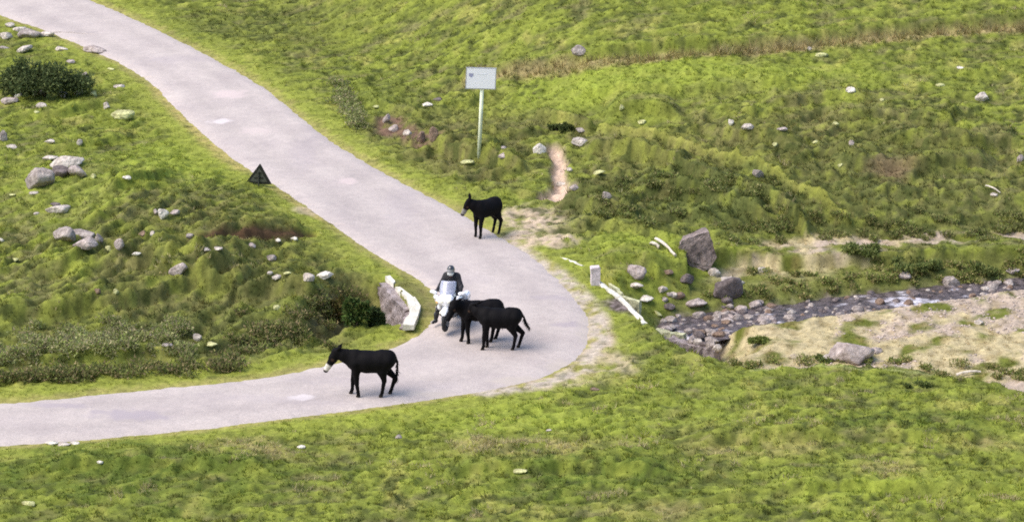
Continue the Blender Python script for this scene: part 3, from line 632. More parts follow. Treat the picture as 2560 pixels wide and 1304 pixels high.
# pebbles of the bar: uncountable
def pebbles():
    V0, F0 = ICO[2]; V0 = V0 * 1.0; vs, fs, cs = [], [], []; n = 0
    pts = []
    while len(pts) < 2200:
        u = sd.uniform(1760, 2640); v = sd.uniform(740, 925); p = at(u, v, -.75); pts.append(p[:2])
    pts = np.array(pts); fmv = sample(fm, pts[:, 0], pts[:, 1]); sdv = sample(stream_d, pts[:, 0], pts[:, 1]); gz_ = ground(pts[:, 0], pts[:, 1]); lf = sample(gd, pts[:, 0], pts[:, 1])
    bm = bmesh.new(); bmesh.ops.create_icosphere(bm, subdivisions=1, radius=1); V0 = np.array([v.co[:] for v in bm.verts]); F0 = np.array([[v.index for v in f.verts] for f in bm.faces]); bm.free()
    for k_ in np.where((fmv > .8) & (sdv > -.1) & (lf < .6))[0]:
        s = sd.uniform(.015, .055); q = V0 * (s * np.array([1, .8, .55])) * sd.uniform(.8, 1.2, (len(V0), 1)); a = sd.uniform(0, 6); q = np.stack([q[:, 0] * math.cos(a) - q[:, 1] * math.sin(a), q[:, 0] * math.sin(a) + q[:, 1] * math.cos(a), q[:, 2]], 1)
        vs.append(q + [pts[k_, 0], pts[k_, 1], gz_[k_] + s * .2]); fs.append(F0 + n); n += len(V0); cs.append(np.tile(np.array([.42, .34, .28]) * sd.uniform(.7, 1.2), (len(V0), 1)))
    me = mesh_np('gravel', np.concatenate(vs), np.concatenate(fs), np.concatenate(cs), False)
    tag(link('gravel', me, mat('pebble', rough=.9, attr=True)), 'pinkish pebbles strewn over the bar beside the stream', 'gravel', kind='stuff')
pebbles()

# ------------------------------------------------------------------ walls of the culvert, curbs, marker
def prism_along(P0, P1, half, z0, z1, name, m, parent=None, seg=10, jit=.02, seed=1):
    """a low wall between two ground points with slightly irregular faces"""
    P0 = np.array(P0[:2]); P1 = np.array(P1[:2]); e = P1 - P0; L = np.linalg.norm(e); e /= L; nrm = np.array([-e[1], e[0]]); r = np.random.default_rng(seed)
    bm = bmesh.new(); rings = []
    nz_ = max(2, int(abs(z1 - z0) / .15))
    prof = [(-half, z) for z in np.linspace(z0, z1, nz_)] + [(0, z1 + .01)] + [(half, z) for z in np.linspace(z1, z0, nz_)]
    for k_ in range(seg + 1):
        p = P0 + e * L * k_ / seg; ring = []
        for (o_, z) in prof:
            q = p + nrm * (o_ + r.uniform(-jit, jit)) + e * r.uniform(-jit, jit); ring.append(bm.verts.new((q[0], q[1], z + r.uniform(-jit, jit) * .8)))
        rings.append(ring)
    for a, b in zip(rings, rings[1:]):
        for i in range(len(prof)): j = (i + 1) % len(prof); bm.faces.new((a[i], a[j], b[j], b[i]))
    bm.faces.new(rings[0][::-1]); bm.faces.new(rings[-1]); bmesh.ops.recalc_face_normals(bm, faces=bm.faces)
    me = bpy.data.meshes.new(name); bm.to_mesh(me); bm.free(); o = link(name, me, m, parent); return o
M_white = mat('whitewashed_stone', (.74, .71, .63), .85, n=[(3, (.72, .70, .64), (1.1, 1.1, 1.1), 5), (11, (.80, .80, .76), (1.08, 1.08, 1.08), 5)], bump=(15, .5, .02))
M_wall = mat('damp_masonry', (.30, .25, .25), .9, n=[(3.2, (.45, .42, .38), (1.5, 1.45, 1.45), 5), (11, (.7, .7, .7), (1.2, 1.2, 1.2), 4)], bump=(7, 1.0, .08))
M_wallp = mat('pale_masonry', (.34, .295, .29), .9, n=[(3.0, (.40, .34, .30), (1.3, 1.28, 1.3), 5), (11, (.75, .75, .7), (1.15, 1.15, 1.15), 4)], bump=(7, 1.0, .06))
# right head wall with the long white curb
a, b = at(1484, 692, .10), at(1612, 802, .10)
hw = empty('culvert_headwall'); tag(hw, 'long low culvert head wall with a white coping along the outer bend of the road', 'wall')
mid = (a + b) / 2 + [.05, .25, 0]
prism_along(a, mid, .065, -.10, .06, 'coping', M_white, hw, 12, .02, 3); prism_along(mid, b, .07, -.12, .05, 'coping', M_white, hw, 12, .02, 4)
prism_along(a + [.10, .04, 0], b + [.10, .04, 0], .12, -1.9, -.11, 'wall', M_wall, hw, 14, .03, 5)
# inner, weathered curb right of it
c1, c2, c3 = at(1515, 702, -.25), at(1555, 740, -.3), at(1600, 756, -.35)
ic = empty('inner_curb'); tag(ic, 'thin weathered pale curb curving just behind the long white coping', 'curb')
M_curb = mat('lichened_curb', (.50, .50, .33), .9, n=[(6, (.6, .6, .55), (1.15, 1.15, 1.1), 5)], bump=(12, .6, .03))
prism_along(c1, c2, .06, -.9, -.22, 'curb_stone', M_curb, ic, 6, .03, 6); prism_along(c2, c3, .06, -.95, -.30, 'curb_stone', M_curb, ic, 5, .03, 7)
# short broken curb by the dirt patch
o = prism_along(hit(1402, 642), hit(1458, 666), .05, -.15, .05, 'broken_curb', M_white, None, 7, .03, 8); tag(o, 'short broken white curb left of the upright stone marker', 'curb'); 
# stone marker
c = at(1489, 712, 0); s = ppm(c[1]); bm = bmesh.new()
vs = []
for z, w_, d_ in ((-.3, .125, .11), (.1, .125, .11), (.35, .13, .115), (.52, .14, .12), (.56, .12, .10)):
    vs.append([bm.verts.new((sx * w_ + random.uniform(-.012, .012), sy * d_ + random.uniform(-.012, .012), z)) for sx, sy in ((-1, -1), (1, -1), (1, 1), (-1, 1))])
for a_, b_ in zip(vs, vs[1:]):
    for i in range(4): bm.faces.new((a_[i], a_[(i + 1) % 4], b_[(i + 1) % 4], b_[i]))
bm.faces.new(vs[-1]); bm.faces.new(vs[0][::-1]); me = bpy.data.meshes.new('stone_marker'); bm.to_mesh(me); bm.free()
o = link('stone_marker', me, mat('marker_stone', (.62, .54, .56), .85, n=[(9, (.75, .72, .72), (1.15, 1.15, 1.15), 4)], bump=(14, .5, .02))); o.location = (c[0], c[1], 0); o.rotation_euler = (0, R(-2), R(8))
tag(o, 'upright squared pinkish stone marker at the head of the white coping', 'stone marker'); foot.append((c[0], c[1], .2))
# weir wall
w1, w2 = at(1672, 842, -1.15), at(1796, 868, -1.1)
ww = empty('stone_weir'); tag(ww, 'low rough stone weir where the stream drops beside the road', 'weir')
prism_along(w1, w2, .16, -2.2, -1.16, 'wall', M_wallp, ww, 16, .05, 9)
cp_ = prism_along(w1 + [-.40, .50, 0], w1 + [.45, .05, 0], .08, -1.3, -1.08, 'lip_stone', M_curb, ww, 8, .05, 10)
for q in range(5):
    W = sd.uniform(.18, .32); o = link('capping_stone', rock_mesh('capping_stone', W, W * .8, W * .8, 900 + q, 3), RM[['g', 'w', 'd', 'g', 'w'][q]], ww); p = w1 * (1 - (.45 + q * .13)) + w2 * (.45 + q * .13); o.location = (p[0], p[1], -1.12 + .04 * (q % 2))
# left head wall: white coping with two legs and a stone face
L1, L2, L3 = at(966, 694, .12), at(1046, 764, .12), at(1018, 808, .12)
lw = empty('culvert_wing_wall'); tag(lw, 'crumbling culvert mouth on the inner bend with a white coping and stained stone face', 'wall')
def slab(poly, z0, z1, name, m, parent, jit=.012):
    bm = bmesh.new(); top = [bm.verts.new((p[0] + random.uniform(-jit, jit), p[1] + random.uniform(-jit, jit), z1 + random.uniform(-jit, jit))) for p in poly]; bot = [bm.verts.new((v.co.x, v.co.y, z0)) for v in top]
    bm.faces.new(top); bm.faces.new(bot[::-1]); n = len(top)
    for i in range(n): bm.faces.new((top[i], bot[i], bot[(i + 1) % n], top[(i + 1) % n]))
    bmesh.ops.recalc_face_normals(bm, faces=bm.faces); bmesh.ops.subdivide_edges(bm, edges=bm.edges, cuts=1, use_grid_fill=True)
    me = bpy.data.meshes.new(name); bm.to_mesh(me); bm.free(); return link(name, me, m, parent)
P1 = [(963, 690), (975, 688), (988, 703), (984, 707)]
P2 = [(988, 716), (1000, 716), (1030, 740), (1040, 752), (1036, 766), (1018, 745)]
P3 = [(1018, 745), (1036, 741), (1052, 763), (1044, 790), (1036, 811), (1007, 812), (1014, 795), (1022, 786), (1026, 772)]
for nm, P_ in (('coping', P1), ('coping', P2), ('coping', P3)): slab([at(u, v, .12) for u, v in P_], -.03, .12 if P_ is not P3 else .125, nm, M_white, lw)
f1, f2, f3 = at(963, 697, .08), at(1028, 768, .08), at(1006, 812, .08)
prism_along(f1 + [-.02, 0, 0], f2 + [-.02, 0, 0], .15, -1.45, -.02, 'stone_face', M_wallp, lw, 12, .035, 12)
prism_along(f2 + [.0, -.02, 0], f3 + [.02, .05, 0], .12, -1.2, -.035, 'stone_face', M_wall, lw, 8, .03, 13)
prism_along(f1 + [-.75, .55, 0], f1 + [.02, .08, 0], .12, -1.2, -.20, 'side_wall', M_wall, lw, 6, .04, 14)
for x_, y_ in ((-3.2, 76.6), (-3.0, 77.4), (-3.4, 78.1)): foot.append((x_, y_, .3))

# pale stake and sticks
def stick(name, p0, p1, r0, r1, m, label, cat, z=.08, bend=.05):
    a = ghit(*p0); b = ghit(*p1); a[2] = max(a[2], gz(*a[:2])) + z; b[2] = max(b[2], gz(*b[:2])) + z; bm = bmesh.new(); rings = []
    d = Vector(b - a).normalized(); s1 = d.cross(Vector((0, 0, 1))).normalized(); s2 = s1.cross(d)
    for k_ in range(7):
        t_ = k_ / 6; p = Vector(a * (1 - t_) + b * t_) + Vector((0, 0, bend * math.sin(t_ * 3.1))) + s1 * random.uniform(-.012, .012); r = r0 + (r1 - r0) * t_
        rings.append([bm.verts.new(p + (s1 * math.cos(q * math.pi / 4) + s2 * math.sin(q * math.pi / 4)) * r * random.uniform(.9, 1.1)) for q in range(8)])
    for x_, y_ in zip(rings, rings[1:]):
        for i in range(8): bm.faces.new((x_[i], x_[(i + 1) % 8], y_[(i + 1) % 8], y_[i]))
    bm.faces.new(rings[0][::-1]); bm.faces.new(rings[-1]); me = bpy.data.meshes.new(name); bm.to_mesh(me); bm.free(); tag(link(name, me, m), label, cat)
M_wood = mat('bleached_wood', (.66, .58, .48), .8, n=[(12, (.6, .6, .6), (1.1, 1.1, 1.1), 4)], bump=(20, .4, .01))
stick('wooden_stake', (1640, 604), (1688, 646), .05, .04, M_wood, 'bleached wooden stake fallen beside the largest boulder', 'stake', .1)
stick('wooden_plank', (1626, 612), (1648, 622), .05, .05, M_wood, 'short pale wood end left of the fallen stake', 'wood', .06)
stick('fallen_branch', (2390, 942), (2452, 934), .05, .03, M_wood, 'pale branch lying on the near bank at lower right', 'branch', .06)
stick('dry_branch', (2464, 470), (2500, 488), .03, .02, M_wood, 'thin pale dry branch low on the right hillside', 'branch', .08)

# ------------------------------------------------------------------ leafy things
def leaves(centers, radii, n, size, colors, seed, up=.3):
    r = np.random.default_rng(seed); k_ = r.integers(0, len(centers), n); d = r.normal(size=(n, 3)); d /= np.linalg.norm(d, axis=1)[:, None]
    rr = r.uniform(.3, 1.2, n); p = np.array(centers)[k_] + d * np.array(radii)[k_] * rr[:, None]
    a = r.normal(size=(n, 3)); a += d * .8; a[:, 2] += up; a /= np.linalg.norm(a, axis=1)[:, None]; b = np.cross(a, r.normal(size=(n, 3))); b /= np.linalg.norm(b, axis=1)[:, None] + 1e-9
    s = size * r.uniform(.6, 1.4, n)[:, None]
    v = np.stack([p - b * s * .5, p + a * s * .6 - b * s * .1, p + b * s * .5 + a * s * .2, p + a * s * 1.5], 1)
    V = v.reshape(-1, 3); Fq = np.arange(n * 4).reshape(n, 4)[:, [0, 1, 3, 2]]
    cl = np.array(colors)[r.integers(0, len(colors), n)] * r.uniform(.7, 1.3, (n, 1)); Cc = np.repeat(cl, 4, 0)
    return V, Fq, Cc
M_bark = mat('bark', (.10, .075, .05), .9)
def stems(name, base_, tops, r0, parent):
    bm = bmesh.new()
    for tp in tops:
        a = Vector((0, 0, -.1)); b = Vector(tp); d = (b - a); mid_ = a + d * .5 + Vector((0, 0, .06)); prev = None
        for p, r in ((a, r0), (mid_, r0 * .6), (b, r0 * .25)):
            ring = [bm.verts.new(p + Vector((math.cos(q * 1.0472) * r, math.sin(q * 1.0472) * r, 0))) for q in range(6)]
            if prev:
                for i in range(6): bm.faces.new((prev[i], prev[(i + 1) % 6], ring[(i + 1) % 6], ring[i]))
            prev = ring
    me = bpy.data.meshes.new(name); bm.to_mesh(me); bm.free(); return link(name, me, M_bark, parent)
def bush(u, v, w, h, n, size, cols, label, seed, name='bush', cat='bush', lumps=9, dens=1):
    c = ghit(u, v); s = ppm(c[1], c[2]); W = w / s / 2; Hh = h / s; r = np.random.default_rng(seed)
    D = W * .6; y0 = c[1] + D * .7; z0 = gz(c[0], y0) - .05
    root = empty(name, (c[0], y0, z0)); cs, rs = [], []
    for q in range(lumps):
        a = r.uniform(0, 6.28); f = math.sqrt(r.uniform(0, 1)) * .92; hz = Hh * (1 - .5 * f * f) * r.uniform(.35, .72); cs.append((math.cos(a) * W * f, math.sin(a) * D * f, hz)); q_ = r.uniform(.14, .36); rs.append((W * q_, D * q_ * 1.2, Hh * r.uniform(.22, .46) * (1 - .4 * f)))
    V, Fq, Cc = leaves(cs, rs, n, size, cols, seed); V[:, 2] = np.maximum(V[:, 2], .0)
    me = mesh_np('foliage', V, Fq, Cc, False); link('foliage', me, M_leaf, root); stems('stems', None, [c_ for c_ in cs[:8]], .03, root)
    foot.append((c[0], y0, min(W, D) * .8)); return tag(root, label, cat)
DG = [(.035, .058, .020), (.055, .085, .026), (.085, .115, .035)]
bush(100, 252, 228, 112, 9000, .085, [(.08, .11, .045), (.12, .15, .055), (.16, .19, .075), (.06, .08, .035)], 'dark green bush ringed by pale stones at upper left', 5, lumps=16)
FG = [(.07, .12, .03), (.09, .14, .035), (.14, .16, .05), (.05, .085, .03)]
bush(888, 822, 72, 92, 3600, .085, FG, 'dark leafy shrub in the hollow left of the culvert mouth', 8, 'shrub', 'shrub')
bush(935, 815, 52, 60, 2200, .07, [(.05, .08, .03), (.08, .10, .04)], 'low dark plant clump right against the stained stone face', 9, 'shrub', 'shrub', 6)
bush(838, 812, 80, 60, 2600, .08, [(.11, .10, .03), (.08, .09, .025), (.14, .10, .04)], 'olive brown shrub at the left rim of the hollow', 10, 'shrub', 'shrub', 7)
PB = [(.16, .20, .06), (.22, .24, .08), (.11, .14, .045)]
bush(2160, 672, 130, 34, 1500, .07, PB, 'low dark plant clump on the far bank, left one of the pair', 11, 'shrub', 'shrub', 7)
bush(2290, 690, 140, 44, 1800, .07, PB, 'larger dark plant clump on the far bank, right of its twin', 12, 'shrub', 'shrub', 7)
bush(2440, 700, 110, 30, 1200, .07, PB, 'dark plant clump on the far bank behind the pale grey boulder', 13, 'shrub', 'shrub', 6)
bush(1905, 862, 62, 22, 800, .06, [(.24, .28, .08), (.18, .22, .06)], 'small green tuft on the gravel bar right of the weir', 14, 'shrub', 'shrub', 5)
bush(2065, 905, 62, 22, 800, .06, PB, 'dark green tuft at the left foot of the wide rock mound', 15, 'shrub', 'shrub', 5)
bush(2290, 970, 70, 16, 600, .06, PB, 'dark green tuft on the near bank left of the pale branch', 16, 'shrub', 'shrub', 5)
bush(1400, 335, 80, 26, 1500, .06, [(.07, .09, .03), (.10, .12, .04)], 'dark green plants shading the burrow above the dirt rill', 17, 'shrub', 'shrub', 6)
# heather belt at lower left: no one could count it
def heather():
    r = np.random.default_rng(31); Vs, Fs, Cs = [], [], []; n = 0
    lay = []
    for q in range(105):
        u = r.uniform(-40, 470); v = np.interp(u, [0, 200, 470], [890, 858, 845]) + r.normal() * 22; lay.append((u, v, 0))
    for q in range(70):
        u = r.uniform(-40, 600); v = np.interp(u, [0, 300, 600], [948, 938, 915]) + r.normal() * 7; lay.append((u, v, 1))
    for q in range(60):
        u = r.uniform(560, 900); v = np.interp(u, [560, 900], [880, 760]) + r.normal() * 22; lay.append((u, v, 1))
    for q in range(36):
        u = r.uniform(830, 900); v = np.interp(u, [830, 900], [215, 310]) + r.normal() * 14; lay.append((u, v, 0))
    for q in range(75):
        u = r.uniform(1760, 2640); v = np.interp(u, [1760, 2640], [735, 662]) + r.normal() * 17 - 6; lay.append((u, v, 2))
    for q in range(70):
        u = r.uniform(1830, 2640); v = np.interp(u, [1830, 2640], [585, 572]) + r.normal() * 16; lay.append((u, v, 3))
    for q in range(24):
        u = r.uniform(1830, 2640); v = np.interp(u, [1830, 2100, 2640], [912, 898, 950]) + r.normal() * 6; lay.append((u, v, 2))
    for q in range(40):
        u = r.uniform(1500, 1960); v = r.uniform(440, 570); lay.append((u, v, 3))
    pal = [[(.34, .34, .15), (.29, .31, .12), (.24, .29, .08), (.36, .31, .18)], [(.24, .23, .09), (.18, .21, .06), (.29, .23, .12), (.13, .16, .05)], [(.22, .26, .07), (.30, .28, .11), (.38, .32, .14), (.15, .19, .05)], [(.17, .21, .06), (.22, .23, .08), (.26, .24, .10)]]
    for u, v, k_ in lay:
        c = ghit(u, v); W = r.uniform(.22, .5) * (.7 if k_ > 1 else 1); h = r.uniform(.14, .32) * (.6 if k_ > 1 else 1)
        V, Fq, Cc = leaves([(0, 0, h * .4), (W * .4, 0, h * .3), (-W * .4, .1, h * .3)], [(W * .5, W * .5, h * .6)] * 3, 150, .06, pal[k_], int(r.integers(1e6)), .7)
        Vs.append(V + [c[0], c[1], gz(c[0], c[1])]); Fs.append(Fq + n); n += len(V); Cs.append(Cc * r.uniform(.75, 1.2))
    me = mesh_np('heather', np.concatenate(Vs), np.concatenate(Fs), np.concatenate(Cs), False)
    tag(link('heather', me, M_leaf), 'low dull green and brown scrub growing in patches on rough ground by road and stream', 'heather', kind='stuff')
heather()

# ------------------------------------------------------------------ grass
def grass(n_t, name, label, hmul, seed, sel=None, bpt=6, width=.022, tone_=None):
    r = np.random.default_rng(seed)
    y = r.uniform(57.2, 121, n_t * 2); x = r.uniform(-1, 1, n_t * 2) * (.195 * y + 1.6)
    keep = r.random(n_t * 2) < (y / 121) ** .3
    x, y = x[keep][:n_t], y[keep][:n_t]
    # stand in clumps
    cl = fbm(x * 2.4, y * 2.0, 2)
    dens = sample(gd, x, y) * np.clip(.5 + 1.1 * cl + .3, .15, 1)
    if sel is not None: dens = dens * sample(sel, x, y)
    m = r.random(len(x)) < dens; x, y = x[m], y[m]
    for fx, fy, fr in foot:
        m = (x - fx) ** 2 + (y - fy) ** 2 > (fr * .8) ** 2; x, y = x[m], y[m]
    n = len(x); c = sample(col, x, y); h = sample(gh, x, y) * hmul * r.uniform(.6, 1.5, n); z = ground(x, y)
    big = fbm(x * 3.3 + 50, y * 2.6, 2); tint = (1 + .35 * big)[:, None] * r.uniform(.82, 1.2, (n, 1)) * np.array([1, 1, 1]) * (1 + r.uniform(-.14, .14, (n, 1)) * np.array([1.0, .1, -.3]))
    c = np.clip(c * tint * 1.1, .004, .8)
    if tone_ is not None: c = np.array(tone_) * r.uniform(.7, 1.25, (n, 1)) * (1 + .25 * big)[:, None]
    X_ = np.repeat(x, bpt); Y_ = np.repeat(y, bpt); Z_ = np.repeat(z, bpt); Hh = np.repeat(h, bpt) * r.uniform(.6, 1.2, n * bpt); Cc = np.repeat(c, bpt, 0) * r.uniform(.85, 1.15, (n * bpt, 1))
    a = r.uniform(0, 6.283, n * bpt); sp_ = r.uniform(0, .07, n * bpt); bx = X_ + np.cos(a) * sp_; by = Y_ + np.sin(a) * sp_; ln = Hh * r.uniform(.25, .95, n * bpt)
    wd = width * r.uniform(.6, 1.3, n * bpt); a2 = r.uniform(0, 6.283, n * bpt)
    zb = Z_ - .02
    v0 = np.stack([bx - np.cos(a2) * wd / 2, by - np.sin(a2) * wd / 2, zb], 1); v1 = np.stack([bx + np.cos(a2) * wd / 2, by + np.sin(a2) * wd / 2, zb], 1); v2 = np.stack([bx + np.cos(a) * ln, by + np.sin(a) * ln, Z_ + Hh], 1)
    V = np.stack([v0, v1, v2], 1).reshape(-1, 3); Ft = np.arange(len(V)).reshape(-1, 3)
    me = mesh_np(name, V, Ft, np.repeat(Cc, 3, 0), False); tag(link(name, me, M_grass), label, 'grass', kind='stuff'); print(name, len(Ft))
grass(105000, 'grass', 'short tufted green and yellowish pasture grass', 1.0, 51, None, 6, .026)
grass(60000, 'dry_grass', 'longer reddish dry grass along the old track on the hillside', 1.15, 52, np.clip(band * 1.5, 0, 1), 6, .028)

straw = sstep(.30, .55, fbm(Xf * .75 + 31, Yf * .95 + 12, 3) + .18 * perlin(Xf * 3, Yf * 3)) * (1 - verge) * (1 - fm) * (.35 + .65 * sstep(72, 69, Yf)) * (1 - .8 * sm * sstep(72, 75, Yf))
straw = np.clip(straw + np.clip(blob(1330, 1125, 260, 24, .8, .9) + blob(640, 1125, 150, 20, .8, .9) + blob(2190, 1186, 70, 14, .7) + .8 * blob(1920, 1070, 130, 14, .8) + .7 * blob(1760, 1165, 90, 12, .8) + .7 * blob(2330, 1260, 110, 12, .8) + .6 * blob(560, 700, 90, 16, .8), 0, 1) * sstep(-.1, .3, tf + .1), 0, 1) * .85
grass(300000, 'straw_grass', 'pale straw coloured dead grass tufts scattered through the green pasture', 1.3, 53, straw, 6, .026, (.50, .43, .22))
# ------------------------------------------------------------------ implicit bodies
def net(Fv, org, h):
    s = Fv < 0; P = 0; nx, ny, nz = Fv.shape; sh_ = (nx - 1, ny - 1, nz - 1); P = np.zeros(sh_ + (3,)); Cn = np.zeros(sh_)
    for ax in range(3):
        o1, o2 = [q for q in range(3) if q != ax]
        for a in (0, 1):
            for b in (0, 1):
                st = [0, 0, 0]; st[o1] = a; st[o2] = b; e = list(st); e[ax] = 1
                f0 = Fv[st[0]:st[0] + sh_[0], st[1]:st[1] + sh_[1], st[2]:st[2] + sh_[2]]; f1 = Fv[e[0]:e[0] + sh_[0], e[1]:e[1] + sh_[1], e[2]:e[2] + sh_[2]]
                cr = (f0 < 0) != (f1 < 0); t = np.where(cr, f0 / np.where(cr, f0 - f1, 1), 0)
                for q in range(3): P[..., q] += np.where(cr, st[q] + (t if q == ax else 0), 0)
                Cn += cr
    m = Cn > 0; id_ = np.full(sh_, -1); id_[m] = np.arange(m.sum()); V = P[m] / Cn[m][:, None] + np.argwhere(m); V = V * h + org; Fs = []
    for ax in range(3):
        sl0 = [slice(1, -1)] * 3; sl1 = [slice(1, -1)] * 3; sl0[ax] = slice(0, -1); sl1[ax] = slice(1, None)
        a = s[tuple(sl0)]; b = s[tuple(sl1)]; cr = np.argwhere(a != b); sg = a[a != b]; base_ = cr.copy(); o1, o2 = [q for q in range(3) if q != ax]
        base_[:, o1] += 1; base_[:, o2] += 1
        def cell(d1, d2): q = base_.copy(); q[:, o1] -= d1; q[:, o2] -= d2; return id_[q[:, 0], q[:, 1], q[:, 2]]
        f = np.stack([cell(1, 1), cell(0, 1), cell(0, 0), cell(1, 0)], 1); flip = sg if ax != 1 else ~sg; f[~flip] = f[~flip][:, ::-1]; Fs.append(f)
    return V, np.concatenate(Fs)
def implicit(prims, h=.02, k=.05, pad=.08, lo=None, hi=None):
    pts = np.array([p[q] for p in prims for q in (1, 2) if True]); rm = max(max(p[3], p[4]) for p in prims) * 1.25
    lo = pts.min(0) - rm - pad; hi = pts.max(0) + rm + pad; n = np.ceil((hi - lo) / h).astype(int) + 1
    ax = [lo[q] + np.arange(n[q]) * h for q in range(3)]; gx, gy, gz2 = np.meshgrid(*ax, indexing='ij'); Fv = np.full(gx.shape, 9.0)
    for p in prims:
        _, a, b, ra, rb = p[:5]; sq = p[5] if len(p) > 5 else 1.0; kk = p[6] if len(p) > 6 else k
        a = np.array(a, float); b = np.array(b, float); e = b - a; l2 = e @ e + 1e-9
        t = np.clip(((gx - a[0]) * e[0] + (gy - a[1]) * e[1] + (gz2 - a[2]) * e[2]) / l2, 0, 1); r = ra + (rb - ra) * t
        dx = gx - a[0] - t * e[0]; dy = (gy - a[1] - t * e[1]) / sq; dz = gz2 - a[2] - t * e[2]
        d = np.sqrt(dx * dx + dy * dy + dz * dz) - r
        hh = np.clip(.5 + .5 * (Fv - d) / kk, 0, 1); Fv = np.where(Fv > 8, d, Fv * (1 - hh) + d * hh - kk * hh * (1 - hh))
    return net(Fv, lo, h)

# ------------------------------------------------------------------ donkeys (local: +x forward, hooves on z = 0)
def donkey(name, label, uv, yaw, fore=(.56, .40), hind=(-.24, -.46), lift=(0, 0), head='low', hyaw=0., ears='back', tail='hang', L=1.0, white=True, size=1.0):
    """fore / hind: x of the hoof on side +y, then on side -y"""
    P = []; cap = lambda a, b, ra, rb, sq=1., kk=.05: P.append(('c', a, b, ra, rb, sq, kk))
    cap((.34, 0, .93), (.10, 0, .885), .235, .265, .92, .08); cap((.10, 0, .885), (-.22, 0, .88), .272, .275, 1., .08); cap((-.22, 0, .89), (-.40, 0, .935), .25, .235, .92, .08)
    cap((.30, 0, 1.06), (.05, 0, 1.04), .09, .08, .9, .08); cap((-.28, 0, 1.07), (-.47, 0, 1.02), .11, .145, 1.1, .08); cap((.42, 0, .84), (.44, 0, .92), .15, .16, .95, .08)
    hd = Vector((math.cos(hyaw), math.sin(hyaw), 0))
    if head == 'low': n0, n1, n2, mz = (.40, 0, 1.00), Vector((.50, 0, 1.04)) + hd * .12, Vector((.50, 0, 1.12)) + hd * .33, Vector((.50, 0, .665)) + hd * .60
    elif head == 'down': n0, n1, n2, mz = (.42, 0, .96), Vector((.50, 0, .93)) + hd * .12, Vector((.50, 0, .86)) + hd * .33, Vector((.50, 0, .46)) + hd * .48
    elif head == 'tuck': n0, n1, n2, mz = (.40, 0, 1.00), Vector((.47, 0, 1.06)) + hd * .10, Vector((.47, 0, 1.17)) + hd * .24, Vector((.47, 0, .80)) + hd * .45
    else: n0, n1, n2, mz = (.40, 0, 1.00), Vector((.50, 0, 1.06)) + hd * .12, Vector((.50, 0, 1.16)) + hd * .28, Vector((.50, 0, .80)) + hd * .52
    cap(n0, n1, .20, .165, .75, .08); cap(n1, n2, .165, .125, .66, .06); cap(Vector(n0) + Vector((.03, 0, -.14)), n1 + Vector((0, 0, -.03)), .13, .11, .7, .07)
    d = (mz - n2); j = n2 + d * .28; cap(n2, j, .115, .118, .8, .04); cap(j, n2 + d * .75, .108, .075, .8, .04); cap(n2 + d * .75, mz, .075, .066, .95, .03); cap(j + Vector((-.03, 0, -.07)) * 1.0, n2 + d * .5 + Vector((-.02, 0, -.05)), .055, .04, .7, .04)
    side = Vector((-hd.y, hd.x, 0))
    for sgn in (1, -1):
        e0 = n2 + side * (.06 * sgn) + Vector((0, 0, .05)) - d.normalized() * .04
        if ears == 'back': e1 = e0 - hd * .13 + side * .05 * sgn + Vector((0, 0, .12))
        elif ears == 'up': e1 = e0 + side * .03 * sgn + hd * .0 + Vector((0, 0, .21))
        else: e1 = e0 - hd * .20 + side * .06 * sgn + Vector((0, 0, .07))
        em = e0 * .5 + e1 * .5; cap(e0, em, .028, .036, .8, .02); cap(em, e1, .036, .012, .8, .015)
    for sgn, fx, hx in ((1, fore[0], hind[0]), (-1, fore[1], hind[1])):
        y = .125 * sgn
        cap((.36, y * .9, .86), (.37 + (fx - .42) * .2, y, .66), .145, .10, 1., .06); kx = .39 + (fx - .42) * .55
        cap((.37 + (fx - .42) * .2, y, .66), (kx + .01, y, .37), .09, .058, 1., .03); cap((kx + .01, y, .37), (kx + (fx - kx) * .62 - .01, y, .12), .056, .040, 1., .02)
        cap((kx + (fx - kx) * .62 - .01, y, .12), (fx - .01, y, .055), .045, .044, 1., .015); cap((fx - .01, y, .035), (fx + .015, y, .028), .046, .04, 1., .012)
        sx = -.34 + (hx + .40) * .3; hk = hx - .11 + (-.02 if hx < -.4 else .02)
        cap((-.42, y * .85, .92), (sx, y * 1.05, .66), .165, .115, 1., .06); cap((sx, y * 1.05, .66), (hk, y, .43), .115, .062, 1., .04)
        cap((hk, y, .43), (hx - .035, y, .12), .057, .041, 1., .02); cap((hx - .035, y, .12), (hx - .01, y, .055), .045, .044, 1., .015); cap((hx - .01, y, .035), (hx + .015, y, .028), .046, .04, 1., .012)
    cap((-.20, 0, .70), (-.05, 0, .66), .05, .05, 1., .06)
    tp = {'hang': [(-.60, 0, 1.03), (-.665, .0, .88), (-.655, .0, .66), (-.63, .02, .42)], 'swing': [(-.60, 0, 1.03), (-.68, 0, .92), (-.74, 0, .78), (-.84, 0, .62)]}[tail]
    cap(tp[0], tp[1], .035, .028, 1., .03); cap(tp[1], tp[2], .026, .024, 1., .015)
    V, Fq = implicit(P, .017); Fq = Fq
    cl = np.tile(C(.0042, .0036, .0042), (len(V), 1))
    mzv = np.array(mz); dm = np.linalg.norm(V - mzv, axis=1)
    if white:
        wm = sstep(.14, .108, np.linalg.norm(V - (mzv - np.array(d.normalized()) * .07), axis=1)) ; cl = mix(cl, C(.62, .58, .50) * (1 if white is True else white), wm)
        nose = sstep(.088, .066, np.linalg.norm(V - (mzv + np.array(d.normalized()) * .035), axis=1)); cl = mix(cl, C(.03, .026, .026), nose)
    for sgn in (1, -1):
        ey = np.array(n2 + d * .36 + side * .075 * sgn); de = np.linalg.norm(V - ey, axis=1); cl = mix(cl, C(.06, .035, .024), sstep(.055, .03, de)); cl = mix(cl, C(.004, .004, .004), sstep(.02, .012, de))
